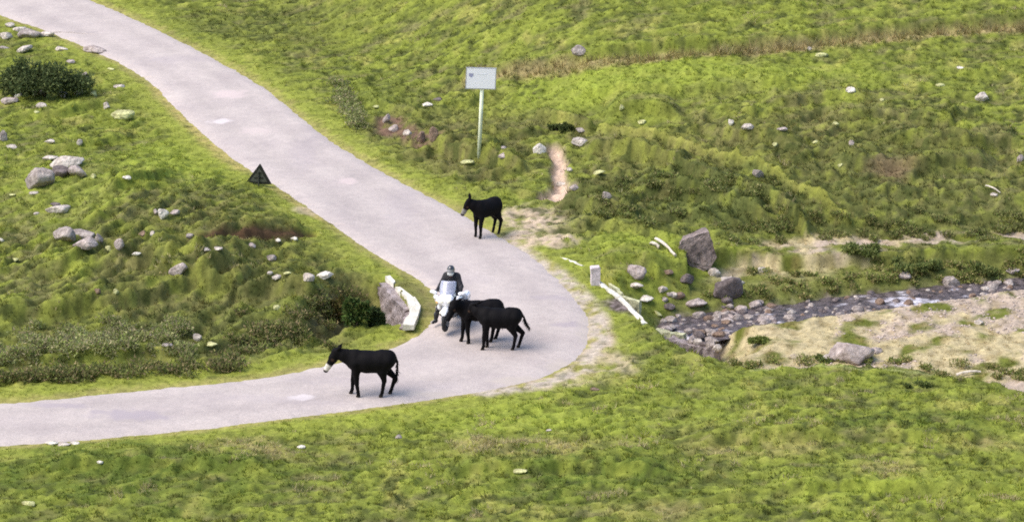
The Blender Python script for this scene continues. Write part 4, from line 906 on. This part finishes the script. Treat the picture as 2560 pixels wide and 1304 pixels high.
    cl = mix(cl, C(.06, .053, .045), .8 * sstep(.655, .62, V[:, 2]) * sstep(-.42, -.3, V[:, 0]) * sstep(.35, .2, V[:, 0]) * sstep(.17, .08, np.abs(V[:, 1])))
    cl = mix(cl, C(.028, .024, .020), sstep(.06, .05, V[:, 2]))
    V[:, 0] = np.where(V[:, 0] < .4, V[:, 0] * L, V[:, 0] - .4 + .4 * L)
    V *= size
    c = hit(*uv); root = link(name, mesh_np(name, V, Fq, cl), M_coat); mx = (sum(fore) + sum(hind)) / 4 * L * size
    root.rotation_euler = (0, 0, yaw); root.location = (c[0] - mx * math.cos(yaw), c[1] - mx * math.sin(yaw), 0); root.location.z = float(base(np.array([c[0]]), np.array([c[1]]))[0]) + .022
    # mane: short upright bristles; tail switch: long hair
    def hair(nm, pts, cnt, ln, wd, spread, drop):
        r = np.random.default_rng(5); pts = np.array([list(p) for p in pts]); t = r.uniform(0, len(pts) - 1.001, cnt); i = t.astype(int); f = (t - i)[:, None]; p = pts[i] * (1 - f) + pts[i + 1] * f
        dv = r.normal(size=(cnt, 3)) * spread; dv[:, 2] += drop; dv /= np.linalg.norm(dv, axis=1)[:, None]; w = np.cross(dv, r.normal(size=(cnt, 3))); w /= np.linalg.norm(w, axis=1)[:, None]
        v = np.stack([p - w * wd, p + w * wd, p + dv * (ln * r.uniform(.6, 1.1, (cnt, 1)))], 1).reshape(-1, 3); v[:, 0] = np.where(v[:, 0] < .4, v[:, 0] * L, v[:, 0] - .4 + .4 * L)
        link(nm, mesh_np(nm, v * size, np.arange(len(v)).reshape(-1, 3), np.tile(C(.008, .007, .007), (len(v), 1)), False), M_coat, root)
    hair('mane', [(.36, 0, 1.14), n1 + Vector((0, 0, .13)), n2 + Vector((0, 0, .085))], 260, .06, .012, .25, 1.)
    hair('tail_hair', tp[1:], 170, .16, .012, .28, -1.)
    return tag(root, label, 'donkey', 'donkeys on the road')
M_coat = mat('black_coat', rough=.7, attr=True, spec=.10, n=[(5, (.8, .8, .8), (1.35, 1.3, 1.35), 4)], bump=(40, .3, .01))
donkey('donkey', 'black donkey with a white muzzle standing alone nearest the viewer on the lower road', (925, 990), R(180), (.31, .50), (-.25, -.47), ears='back', size=1.03)
donkey('donkey', 'small black donkey with upright ears standing farthest away on the road edge', (1217, 590), R(222), (.45, .42), (-.44, -.42), head='tuck', hyaw=R(-28), ears='up', L=.86, white=.35, size=.97)
donkey('donkey', 'black donkey with its head right in front of the white motorcycle', (1197, 856), R(190), (.34, .50), (-.26, -.44), head='high', hyaw=R(38), ears='flat', white=False)
donkey('donkey', 'black donkey with swishing tail standing nearer the viewer than its close companion', (1250, 874), R(179), (.48, .36), (-.36, -.52), head='high', hyaw=R(-38), ears='flat', tail='swing', L=.97, white=False, size=.98)

# ------------------------------------------------------------------ signs
def box(bm, c, s, rot=None, taper=1.):
    r = bmesh.ops.create_cube(bm, size=1); 
    for v in r['verts']:
        v.co = Vector((v.co.x * s[0], v.co.y * s[1], v.co.z * s[2]))
        if rot: v.co.rotate(rot)
        v.co += Vector(c)
    return r['verts']
def cyl(bm, a, b, r0, r1=None, n=16, caps=True):
    a = Vector(a); b = Vector(b); r1 = r0 if r1 is None else r1; d = (b - a); q = d.to_track_quat('Z', 'Y')
    r = bmesh.ops.create_cone(bm, cap_ends=caps, segments=n, radius1=r0, radius2=r1, depth=d.length)
    for v in r['verts']: v.co = q @ v.co + (a + b) / 2
    return r['verts']
def bobj(name, fn, m, parent, bev=0, smooth_=False):
    bm = bmesh.new(); fn(bm)
    if bev: bmesh.ops.bevel(bm, geom=[e for e in bm.edges], offset=bev, segments=2, affect='EDGES', clamp_overlap=True)
    me = bpy.data.meshes.new(name); bm.to_mesh(me); bm.free()
    if smooth_: me.polygons.foreach_set('use_smooth', np.full(len(me.polygons), True))
    return link(name, me, m, parent)
M_frm = mat('aluminium_frame', (.55, .56, .60), .45, .4)
M_panel = mat('white_panel_paint', (.95, .94, .95), .45, n=[(4, (.97, .97, .97), (1.02, 1.02, 1.02), 3)])
M_pole = mat('pale_pole_paint', (.74, .78, .58), .5, n=[(5, (.85, .85, .8), (1.08, 1.08, 1.08), 3)])
M_dkm = mat('dark_frame_metal', (.10, .105, .10), .5, .3); M_ink = mat('faded_blue_ink', (.36, .36, .50), .6); M_ink2 = mat('faint_print', (.70, .71, .76), .6)
p = ghit(1197, 388); s = ppm(p[1], p[2]); hgt = (388 - 222) / s / .97; pw = 73 / s; ph = 51 / s / .97
sg = empty('information_sign', (p[0], p[1], p[2] - .1), R(4)); tag(sg, 'white rectangular panel on a tall pale pole beside the upper road', 'sign')
sg.rotation_euler = (0, R(1.6), R(4)); hgt += .1
bobj('pole', lambda bm: cyl(bm, (0, .03, -.3), (.06, .03, hgt + ph * .7), .064, .060, 14), M_pole, sg, smooth_=True)
pn = empty('panel', (.0, -.05, hgt + ph / 2)); pn.parent = sg; pn.rotation_euler = (0, R(1.0), 0)
pn.parent = sg
bobj('plate', lambda bm: box(bm, (0, 0, 0), (pw * .97, .03, ph * .95)), M_panel, pn)
def frame(bm):
    box(bm, (0, .012, ph / 2 - .004), (pw + .03, .05, .028)); box(bm, (0, .012, -ph / 2 + .004), (pw + .03, .05, .028))
    box(bm, (-pw / 2, .012, 0), (.028, .05, ph - .022)); box(bm, (pw / 2, .012, 0), (.028, .05, ph - .022))
bobj('frame', frame, M_frm, pn)
def crest(bm):
    w_ = .075; q = [(-w_, .05), (w_, .05), (w_, -.01), (w_ * .6, -.055), (0, -.085), (-w_ * .6, -.055), (-w_, -.01)]
    vs = [bm.verts.new((-pw * .34 + x, -.019, ph * .16 + z)) for x, z in q]; bm.faces.new(vs)
bobj('crest', crest, M_ink, pn)
def lines(bm):
    for q in range(7): box(bm, (-pw * .12 + q * .045, -.0165, ph * .20), (.030, .004, .018))
    box(bm, (pw * .20, -.0165, ph * .25), (.03, .004, .022))
bobj('lettering', lines, M_ink2, pn)
# triangular road sign from behind
pt = ghit(646, 465); s = ppm(pt[1], pt[2]); zt = (465 - 460) / s / .96; wt = 68 / s; ht = 51 / s / .96
ts = empty('warning_sign', (pt[0], pt[1], pt[2]), R(-8)); tag(ts, 'triangular road sign seen from its dark back at the verge of the upper road', 'sign')
def tri(sc_, y0, y1, r=.05):
    def f(bm):
        P_ = [Vector((-wt / 2, 0, zt)), Vector((wt / 2, 0, zt)), Vector((.07, 0, zt + ht))]; cn = sum(P_, Vector()) / 3; pts = []
        for i in range(3):
            a = P_[i]; b = P_[(i + 1) % 3]; c_ = P_[(i - 1) % 3]
            pts += [a + (c_ - a).normalized() * r * .6, a + ((b - a).normalized() + (c_ - a).normalized()) * r * .22, a + (b - a).normalized() * r * .6]
        pts = [cn + (q - cn) * sc_ for q in pts]
        A = [bm.verts.new((q.x, y0, q.z)) for q in pts]; B_ = [bm.verts.new((q.x, y1, q.z)) for q in pts]; bm.faces.new(A); bm.faces.new(B_[::-1])
        for i in range(len(A)): bm.faces.new((A[i], B_[i], B_[(i + 1) % len(A)], A[(i + 1) % len(A)]))
        bmesh.ops.recalc_face_normals(bm, faces=bm.faces)
    return f
M_sb = mat('galvanised_back', (.085, .09, .075), .55, .25, n=[(5, (.7, .7, .7), (1.3, 1.3, 1.2), 4)]); M_sd = mat('dark_sign_edge', (.012, .012, .009), .6)
bobj('rim', tri(1.0, .0, .035), M_sd, ts); bobj('plate', tri(.66, -.006, -.002), M_sb, ts)
bobj('face', tri(.98, .036, .040), mat('white_sign_face', (.8, .8, .8), .5), ts)
bobj('bracket', lambda bm: (box(bm, (.02, -.014, zt + ht * .30), (.30, .014, .035)), box(bm, (.03, -.014, zt + ht * .55), (.16, .014, .03))), M_sd, ts)
bobj('post', lambda bm: cyl(bm, (.02, -.04, -.4), (.02, -.04, zt + ht * .62), .028, .028, 12), mat('galvanised_post', (.05, .052, .04), .6, .3), ts)

# ------------------------------------------------------------------ motorcycle (local: +x forward, wheels on z = 0)
M_bw = mat('white_bodywork', (.90, .90, .90), .3, coat=.5); M_blk = mat('black_rubber', (.014, .014, .015), .75); M_trim = mat('black_plastic', (.02, .02, .022), .45)
M_met = mat('engine_alloy', (.30, .30, .31), .4, .8); M_glass = mat('tinted_screen', (.62, .64, .76), .12, trans=.55); M_lens = mat('lamp_lens', (.85, .82, .66), .1, coat=1.); M_amb = mat('amber_lens', (.75, .32, .04), .3)
fw = at(1114, 829, 0); byaw = R(259)
dv = np.array([math.cos(byaw), math.sin(byaw)])
bike = empty('motorcycle', (fw[0] - dv[0] * .73, fw[1] - dv[1] * .73 - .05, .03), byaw); bike.scale = (.96,) * 3; tag(bike, 'white fully faired touring motorcycle facing the donkeys at the inner bend', 'motorcycle')
def sdf_obj(name, prims, m, parent, h=.016, k=.04, cl=None):
    V, Fq = implicit(prims, h, k); return link(name, mesh_np(name, V, Fq, cl), m, parent)
def wheel(x, nm, wd):
    w = empty(nm, (x, 0, .31)); w.parent = bike
    def tyre(bm):
        N, K = 36, 10; rg = []
        for i in range(N):
            a = i / N * 6.2832; rg.append([bm.verts.new(((.255 + .055 * math.cos(b)) * math.cos(a), wd / 2 * math.sin(b), (.255 + .055 * math.cos(b)) * math.sin(a))) for b in [q / K * 6.2832 for q in range(K)]])
        for i in range(N):
            for j in range(K): bm.faces.new((rg[i][j], rg[i][(j + 1) % K], rg[(i + 1) % N][(j + 1) % K], rg[(i + 1) % N][j]))
    bobj('tyre', tyre, M_blk, w, smooth_=True)
    def rim(bm):
        for q in range(5):
            a = q * 1.2566; cyl(bm, (0, 0, 0), (.205 * math.cos(a), 0, .205 * math.sin(a)), .022, .016, 8)
        cyl(bm, (0, -.05, 0), (0, .05, 0), .045, None, 16)
        for q in range(24):
            a, b = q / 24 * 6.2832, (q + 1) / 24 * 6.2832; cyl(bm, (.205 * math.cos(a), 0, .205 * math.sin(a)), (.205 * math.cos(b), 0, .205 * math.sin(b)), .018, None, 6)
    bobj('rim', rim, M_trim, w)
    for sy in ((1, -1) if x > 0 else (1,)): bobj('brake_disc', lambda bm: cyl(bm, (0, .062 * sy, 0), (0, .067 * sy, 0), .15, None, 24), M_met, w)
wheel(.76, 'front_wheel', .12); wheel(-.74, 'rear_wheel', .17)
Pm = lambda a, b, ra, rb, sq=1., kk=.04: ('c', a, b, ra, rb, sq, kk)
sdf_obj('fairing', [Pm((.60, 0, .86), (.30, 0, .80), .17, .20, 1.3), Pm((.66, .10, .88), (.66, -.10, .88), .10, .10), Pm((.56, .20, .84), (.20, .24, .62), .10, .10), Pm((.56, -.20, .84), (.20, -.24, .62), .10, .10), Pm((.40, .24, .60), (.05, .22, .38), .09, .08, .8), Pm((.40, -.24, .60), (.05, -.22, .38), .09, .08, .8), Pm((.55, .30, .93), (.40, .36, .90), .07, .07), Pm((.55, -.30, .93), (.40, -.36, .90), .07, .07), Pm((.62, .12, .98), (.62, -.12, .98), .07, .07)], M_bw, bike)
sdf_obj('front_mudguard', [Pm((.86, 0, .645), (.98, 0, .56), .055, .045, 1.5), Pm((.86, 0, .645), (.68, 0, .66), .055, .055, 1.5), Pm((.68, 0, .66), (.56, 0, .58), .05, .035, 1.4)], M_bw, bike)
sdf_obj('fuel_tank', [Pm((.22, 0, .86), (-.08, 0, .82), .17, .13, 1.1)], M_bw, bike)
sdf_obj('seat', [Pm((-.10, 0, .78), (-.55, 0, .84), .13, .13, 1.2), Pm((-.55, 0, .88), (-.80, 0, .90), .10, .08, 1.3)], M_trim, bike)
sdf_obj('tail_fairing', [Pm((-.55, 0, .76), (-.98, 0, .82), .13, .09, 1.3)], M_bw, bike)
bobj('engine', lambda bm: (box(bm, (.10, 0, .42), (.42, .30, .32)), cyl(bm, (.10, -.30, .44), (.10, .30, .44), .11, None, 18), box(bm, (-.22, 0, .42), (.26, .22, .24))), M_met, bike, .012)
bobj('fork', lambda bm: [cyl(bm, (.76, s_ * .10, .31), (.50, s_ * .11, .92), .028, None, 12) for s_ in (1, -1)], M_met, bike)
bobj('swingarm', lambda bm: (cyl(bm, (-.74, .12, .31), (-.2, .10, .38), .03, None, 10), cyl(bm, (-.74, -.12, .31), (-.2, -.10, .38), .03, None, 10)), M_trim, bike)
bobj('exhaust', lambda bm: (cyl(bm, (-.1, -.18, .28), (-.5, -.24, .34), .035, None, 14), cyl(bm, (-.5, -.24, .34), (-.98, -.26, .42), .06, .055, 16)), M_met, bike)
bobj('handlebar', lambda bm: (cyl(bm, (.42, 0, 1.02), (.38, .22, 1.06), .014), cyl(bm, (.38, .22, 1.06), (.28, .40, 1.03), .017), cyl(bm, (.42, 0, 1.02), (.38, -.22, 1.06), .014), cyl(bm, (.38, -.22, 1.06), (.28, -.40, 1.03), .017)), M_trim, bike)
def screen(bm):
    N, K = 13, 8; g = []
    for off in (0, .006):
        gg = []
        for j in range(K + 1):
            t_ = j / K; w_ = .20 + .035 * math.sin(t_ * 2.6); row = []
            for i in range(N):
                q = (i / (N - 1)) * 2 - 1; row.append(bm.verts.new((.66 - .26 * t_ - .10 * q * q - off, q * w_, 1.0 + .38 * t_ - .035 * q ** 6 * t_)))
            gg.append(row)
        g.append(gg)
    for gg in g:
        for j in range(K):
            for i in range(N - 1): bm.faces.new((gg[j][i], gg[j][i + 1], gg[j + 1][i + 1], gg[j + 1][i]))
    a, b = g
    for j in range(K): bm.faces.new((a[j][0], a[j + 1][0], b[j + 1][0], b[j][0])); bm.faces.new((a[j][-1], b[j][-1], b[j + 1][-1], a[j + 1][-1]))
    for i in range(N - 1): bm.faces.new((a[0][i], b[0][i], b[0][i + 1], a[0][i + 1])); bm.faces.new((a[K][i], a[K][i + 1], b[K][i + 1], b[K][i]))
    bmesh.ops.recalc_face_normals(bm, faces=bm.faces)
bobj('windscreen', screen, M_glass, bike, smooth_=True)
for s_ in (1, -1):
    sdf_obj('headlight', [Pm((.745, .085 * s_, .87), (.735, .12 * s_, .885), .045, .04)], M_lens, bike, .012, .02)
    sdf_obj('fog_light', [Pm((.60, .155 * s_, .50), (.64, .155 * s_, .50), .055, .05)], M_lens, bike, .012, .02)
    mm = empty('mirror', (.46, .40 * s_, 1.04)); mm.parent = bike
    sdf_obj('housing', [Pm((0, -.04 * s_, 0), (0, .07 * s_, .02), .055, .045)], M_bw, mm, .012, .02)
    bobj('stalk', lambda bm: cyl(bm, (0, -.14 * s_, -.10), (0, -.03 * s_, -.02), .014, None, 8), M_trim, mm)
    sdf_obj('indicator', [Pm((.62, .26 * s_, .80), (.60, .29 * s_, .81), .032, .026)], M_amb, bike, .01, .02)
    sdf_obj('crash_bar', [Pm((.42, .20 * s_, .62), (.46, .33 * s_, .50), .02, .02), Pm((.46, .33 * s_, .50), (.38, .20 * s_, .33), .02, .02)], M_trim, bike, .012, .02)
    pc = empty('pannier', (-.62, .30 * s_, .60)); pc.parent = bike
    bobj('box', lambda bm: box(bm, (0, 0, 0), (.44, .19, .30)), M_bw, pc, .04); bobj('lid_strip', lambda bm: box(bm, (0, .0, .0), (.446, .195, .018)), M_trim, pc)
    bobj('footrest', lambda bm: cyl(bm, (.0, .16 * s_, .30), (.0, .32 * s_, .30), .016, None, 8), M_met, bike)

# rider (same frame as the motorcycle, own top-level object)
def hand(P, w, fdir, side, s_):
    f = Vector(fdir).normalized(); side = Vector(side).normalized(); up = side.cross(f).normalized()
    palm = Vector(w) + f * .05; P.append(Pm(w, palm, .026, .034, 1., .02))
    for q, ln in zip((-1.5, -.5, .5, 1.5), (.062, .072, .068, .052)):
        a = palm + side * q * .019 + f * .025; b = a + f * ln * .5 - up * .012; c_ = b - up * ln * .45 - f * .004; P.append(Pm(a, b, .0105, .0095, 1., .006)); P.append(Pm(b, c_, .0095, .008, 1., .004))
    a = Vector(w) + side * (-.026) * 1.0 + f * .03; b = a - side * .022 + f * .028 - up * .018; P.append(Pm(a, b, .012, .010, 1., .008)); P.append(Pm(b, b + f * .02 - up * .02, .010, .008, 1., .005))
hip = Vector((-.28, 0, .95)); chest = Vector((-.12, 0, 1.30)); neck = Vector((-.06, 0, 1.46)); hc = Vector((.0, 0, 1.575))
def limbs(inf, what):
    P = []
    if what in ('body', 'jacket'):
        P += [Pm(hip + Vector((0, 0, .04)), chest, .125 + inf, .135 + inf, 1.18, .06), Pm(chest + Vector((0, .11, .06)), chest + Vector((0, -.11, .06)), .105 + inf, .105 + inf, 1.1, .06), Pm(chest, neck - Vector((0, 0, .02)), .10 + inf, .062 + inf * .9, 1., .05)]
        for s_ in (1, -1):
            sh_ = chest + Vector((.0, .165 * s_, .085)); el = Vector((.02, .30 * s_, 1.12)); wr = Vector((.24, .335 * s_, 1.065))
            P += [Pm(sh_, el, .064 + inf, .048 + inf, 1., .04), Pm(el, wr, .047 + inf, .032 + inf * .8, 1., .02)]
    if what in ('body', 'trousers'):
        P += [Pm(hip + Vector((0, .07, 0)), hip + Vector((0, -.07, 0)), .13 + inf, .13 + inf, 1., .06)]
        for s_, kn, an, toe in ((1, Vector((.12, .27, .66)), Vector((.00, .34, .17)), Vector((.16, .36, .035))), (-1, Vector((.12, -.29, .64)), Vector((.03, -.44, .13)), Vector((.19, -.50, .035)))):
            P += [Pm(hip + Vector((.02, .09 * s_, -.02)), kn, .098 + inf, .066 + inf, 1., .05), Pm(kn, kn * .55 + an * .45 + Vector((-.02, 0, 0)), .062 + inf, .060 + inf, 1., .03), Pm(kn * .55 + an * .45 + Vector((-.02, 0, 0)), an, .06 + inf, .042 + inf, 1., .03)]
    if what == 'body':
        P += [Pm(neck - Vector((0, 0, .05)), hc - Vector((.01, 0, .05)), .056, .056, 1., .03), Pm(hc + Vector((0, 0, .03)), hc + Vector((.02, 0, -.04)), .088, .070, .85, .03), Pm(hc + Vector((.085, 0, .0)), hc + Vector((.098, 0, -.025)), .012, .017, 1., .015), Pm(hc + Vector((.03, 0, -.085)), hc + Vector((.065, 0, -.085)), .04, .028, 1., .03)]
        P += [Pm(hc + Vector((0, .078, -.01)), hc + Vector((-.01, .083, .02)), .016, .014, .5, .01), Pm(hc + Vector((0, -.078, -.01)), hc + Vector((-.01, -.083, .02)), .016, .014, .5, .01)]
        for s_ in (1, -1): hand(P, (.24, .345 * s_, 1.065), (.75, .12 * s_, -.25), (.12 * s_ * -1, 1, 0), s_)
        for an, toe in ((Vector((.00, .34, .17)), Vector((.16, .36, .035))), (Vector((.03, -.44, .13)), Vector((.19, -.50, .035)))):
            P += [Pm(an, an + Vector((0, 0, -.09)), .04, .042, 1., .02), Pm(an + Vector((-.02, 0, -.10)), toe, .04, .032, 1., .02)]
    return P
def body_cols(V):
    c = np.tile(C(.02, .018, .018), (len(V), 1)); hd_ = sstep(1.46, 1.50, V[:, 2]); c = mix(c, C(.50, .33, .25), hd_)
    for s_ in (1, -1): c = mix(c, C(.03, .02, .015), sstep(.018, .011, np.linalg.norm(V - np.array([.088, .032 * s_, 1.59]), axis=1)))
    c = mix(c, C(.38, .16, .14), sstep(.024, .014, np.sqrt((V[:, 0] - .1) ** 2 + (V[:, 1] * .6) ** 2 + ((V[:, 2] - 1.515) * 2.2) ** 2))); return c
V, Fq = implicit(limbs(0, 'body'), .011, .03)
M_skin = mat('rider_body', rough=.6, attr=True); person = link('person', mesh_np('person', V, Fq, body_cols(V)), M_skin)
person.location = bike.location; person.rotation_euler = bike.rotation_euler; person.scale = bike.scale
tag(person, 'person in black riding gear and dark helmet astride the white motorcycle', 'person')
M_jk = mat('black_riding_fabric', (.016, .015, .018), .8, n=[(8, (.7, .7, .7), (1.4, 1.4, 1.4), 4)], bump=(18, .6, .02)); M_rd = mat('maroon_fabric', (.10, .02, .02), .8)
sdf_obj('jacket', limbs(.022, 'jacket'), M_jk, person, .014, .04); sdf_obj('trousers', limbs(.016, 'trousers'), M_jk, person, .014, .04)
for an, toe in ((Vector((.00, .34, .17)), Vector((.16, .36, .035))), (Vector((.03, -.44, .13)), Vector((.19, -.50, .035)))):
    sdf_obj('boot', [Pm(an + Vector((0, 0, .12)), an + Vector((0, 0, -.05)), .062, .055, 1., .03), Pm(an + Vector((-.03, 0, -.085)), toe + Vector((.01, 0, .012)), .052, .040, 1., .03)], M_trim, person, .012, .03)
he = empty('helmet', hc); he.parent = person; he.scale = (.93, .9, .93)
def helm():
    V, Fq = implicit([Pm((0, 0, .035), (-.02, 0, .02), .130, .132, .93, .03), Pm((.03, 0, -.06), (-.03, 0, -.06), .115, .11, .95, .04), Pm((.09, .045, -.085), (.09, -.045, -.085), .045, .045, 1., .04)], .011)
    cl = np.tile(C(.035, .035, .040), (len(V), 1)); cl = mix(cl, C(.80, .79, .77), sstep(-.035, -.055, V[:, 2]) * sstep(.02, .05, V[:, 0]))
    ap = (V[:, 0] > .04) & (np.abs(V[:, 1]) < .092) & (V[:, 2] < .055) & (V[:, 2] > -.052)
    keep = ~ap[Fq].all(1); m = mat('helmet_shell', rough=.25, attr=True, coat=.8); link('shell', mesh_np('shell', V, Fq[keep], cl), m, he)
helm()
def vis(bm):
    g = []
    for j in range(7):
        z = -.056 + j * .019; g.append([bm.verts.new((.136 * math.cos(a) + .006 - .012 * (j / 6) ** 2, .125 * math.sin(a), z)) for a in [(-1 + q / 7) * 1.0 for q in range(15)]])
    for j in range(6):
        for i in range(14): bm.faces.new((g[j][i], g[j][i + 1], g[j + 1][i + 1], g[j + 1][i]))
bobj('visor', vis, mat('helmet_visor', (.30, .30, .32), .15, coat=1.), he, smooth_=True)
bobj('collar', lambda bm: cyl(bm, neck + Vector((.0, 0, -.065)), neck + Vector((.012, 0, .0)), .098, .082, 18), M_rd, person)

# ------------------------------------------------------------------ light, world, camera
SUN_EL, SUN_AZ = R(54), R(-108)                 # azimuth measured from +Y towards +X: behind and to the left
sd_ = Vector((math.sin(SUN_AZ) * math.cos(SUN_EL), math.cos(SUN_AZ) * math.cos(SUN_EL), math.sin(SUN_EL)))
ld = bpy.data.lights.new('sun', 'SUN'); ld.energy = 1.5; ld.angle = R(48); ld.color = (1, .91, .80)
lo = bpy.data.objects.new('sun', ld); COL.objects.link(lo); lo.rotation_euler = (-sd_).to_track_quat('-Z', 'Y').to_euler(); lo.location = (0, 60, 80)
w = bpy.data.worlds.new('World'); sc.world = w; w.use_nodes = True; nt = w.node_tree; bg = nt.nodes['Background']
sky = nt.nodes.new('ShaderNodeTexSky'); sky.sky_type = 'NISHITA'; sky.sun_disc = False; sky.sun_elevation = SUN_EL; sky.sun_rotation = SUN_AZ; sky.air_density = 1.; sky.dust_density = 5.; sky.altitude = 1500
nt.links.new(sky.outputs[0], bg.inputs['Color']); bg.inputs['Strength'].default_value = .12
cd = bpy.data.cameras.new('camera'); cam = bpy.data.objects.new('camera', cd); COL.objects.link(cam); cam.location = (0, 0, CH); cam.rotation_euler = (R(90) - PITCH, 0, 0)
cd.sensor_width = 36; cd.lens = 36 * FPX / 2560; cd.clip_end = 3000; cd.clip_start = .5; sc.camera = cam
vs_ = sc.view_settings; vs_.view_transform = 'Standard'; vs_.look = 'None'; vs_.exposure = 1.4; vs_.gamma = 1
sc.cycles.filter_width = 1.8
sc.cycles.max_bounces = 6; sc.cycles.diffuse_bounces = 3; sc.cycles.transparent_max_bounces = 6; sc.cycles.use_denoising = False
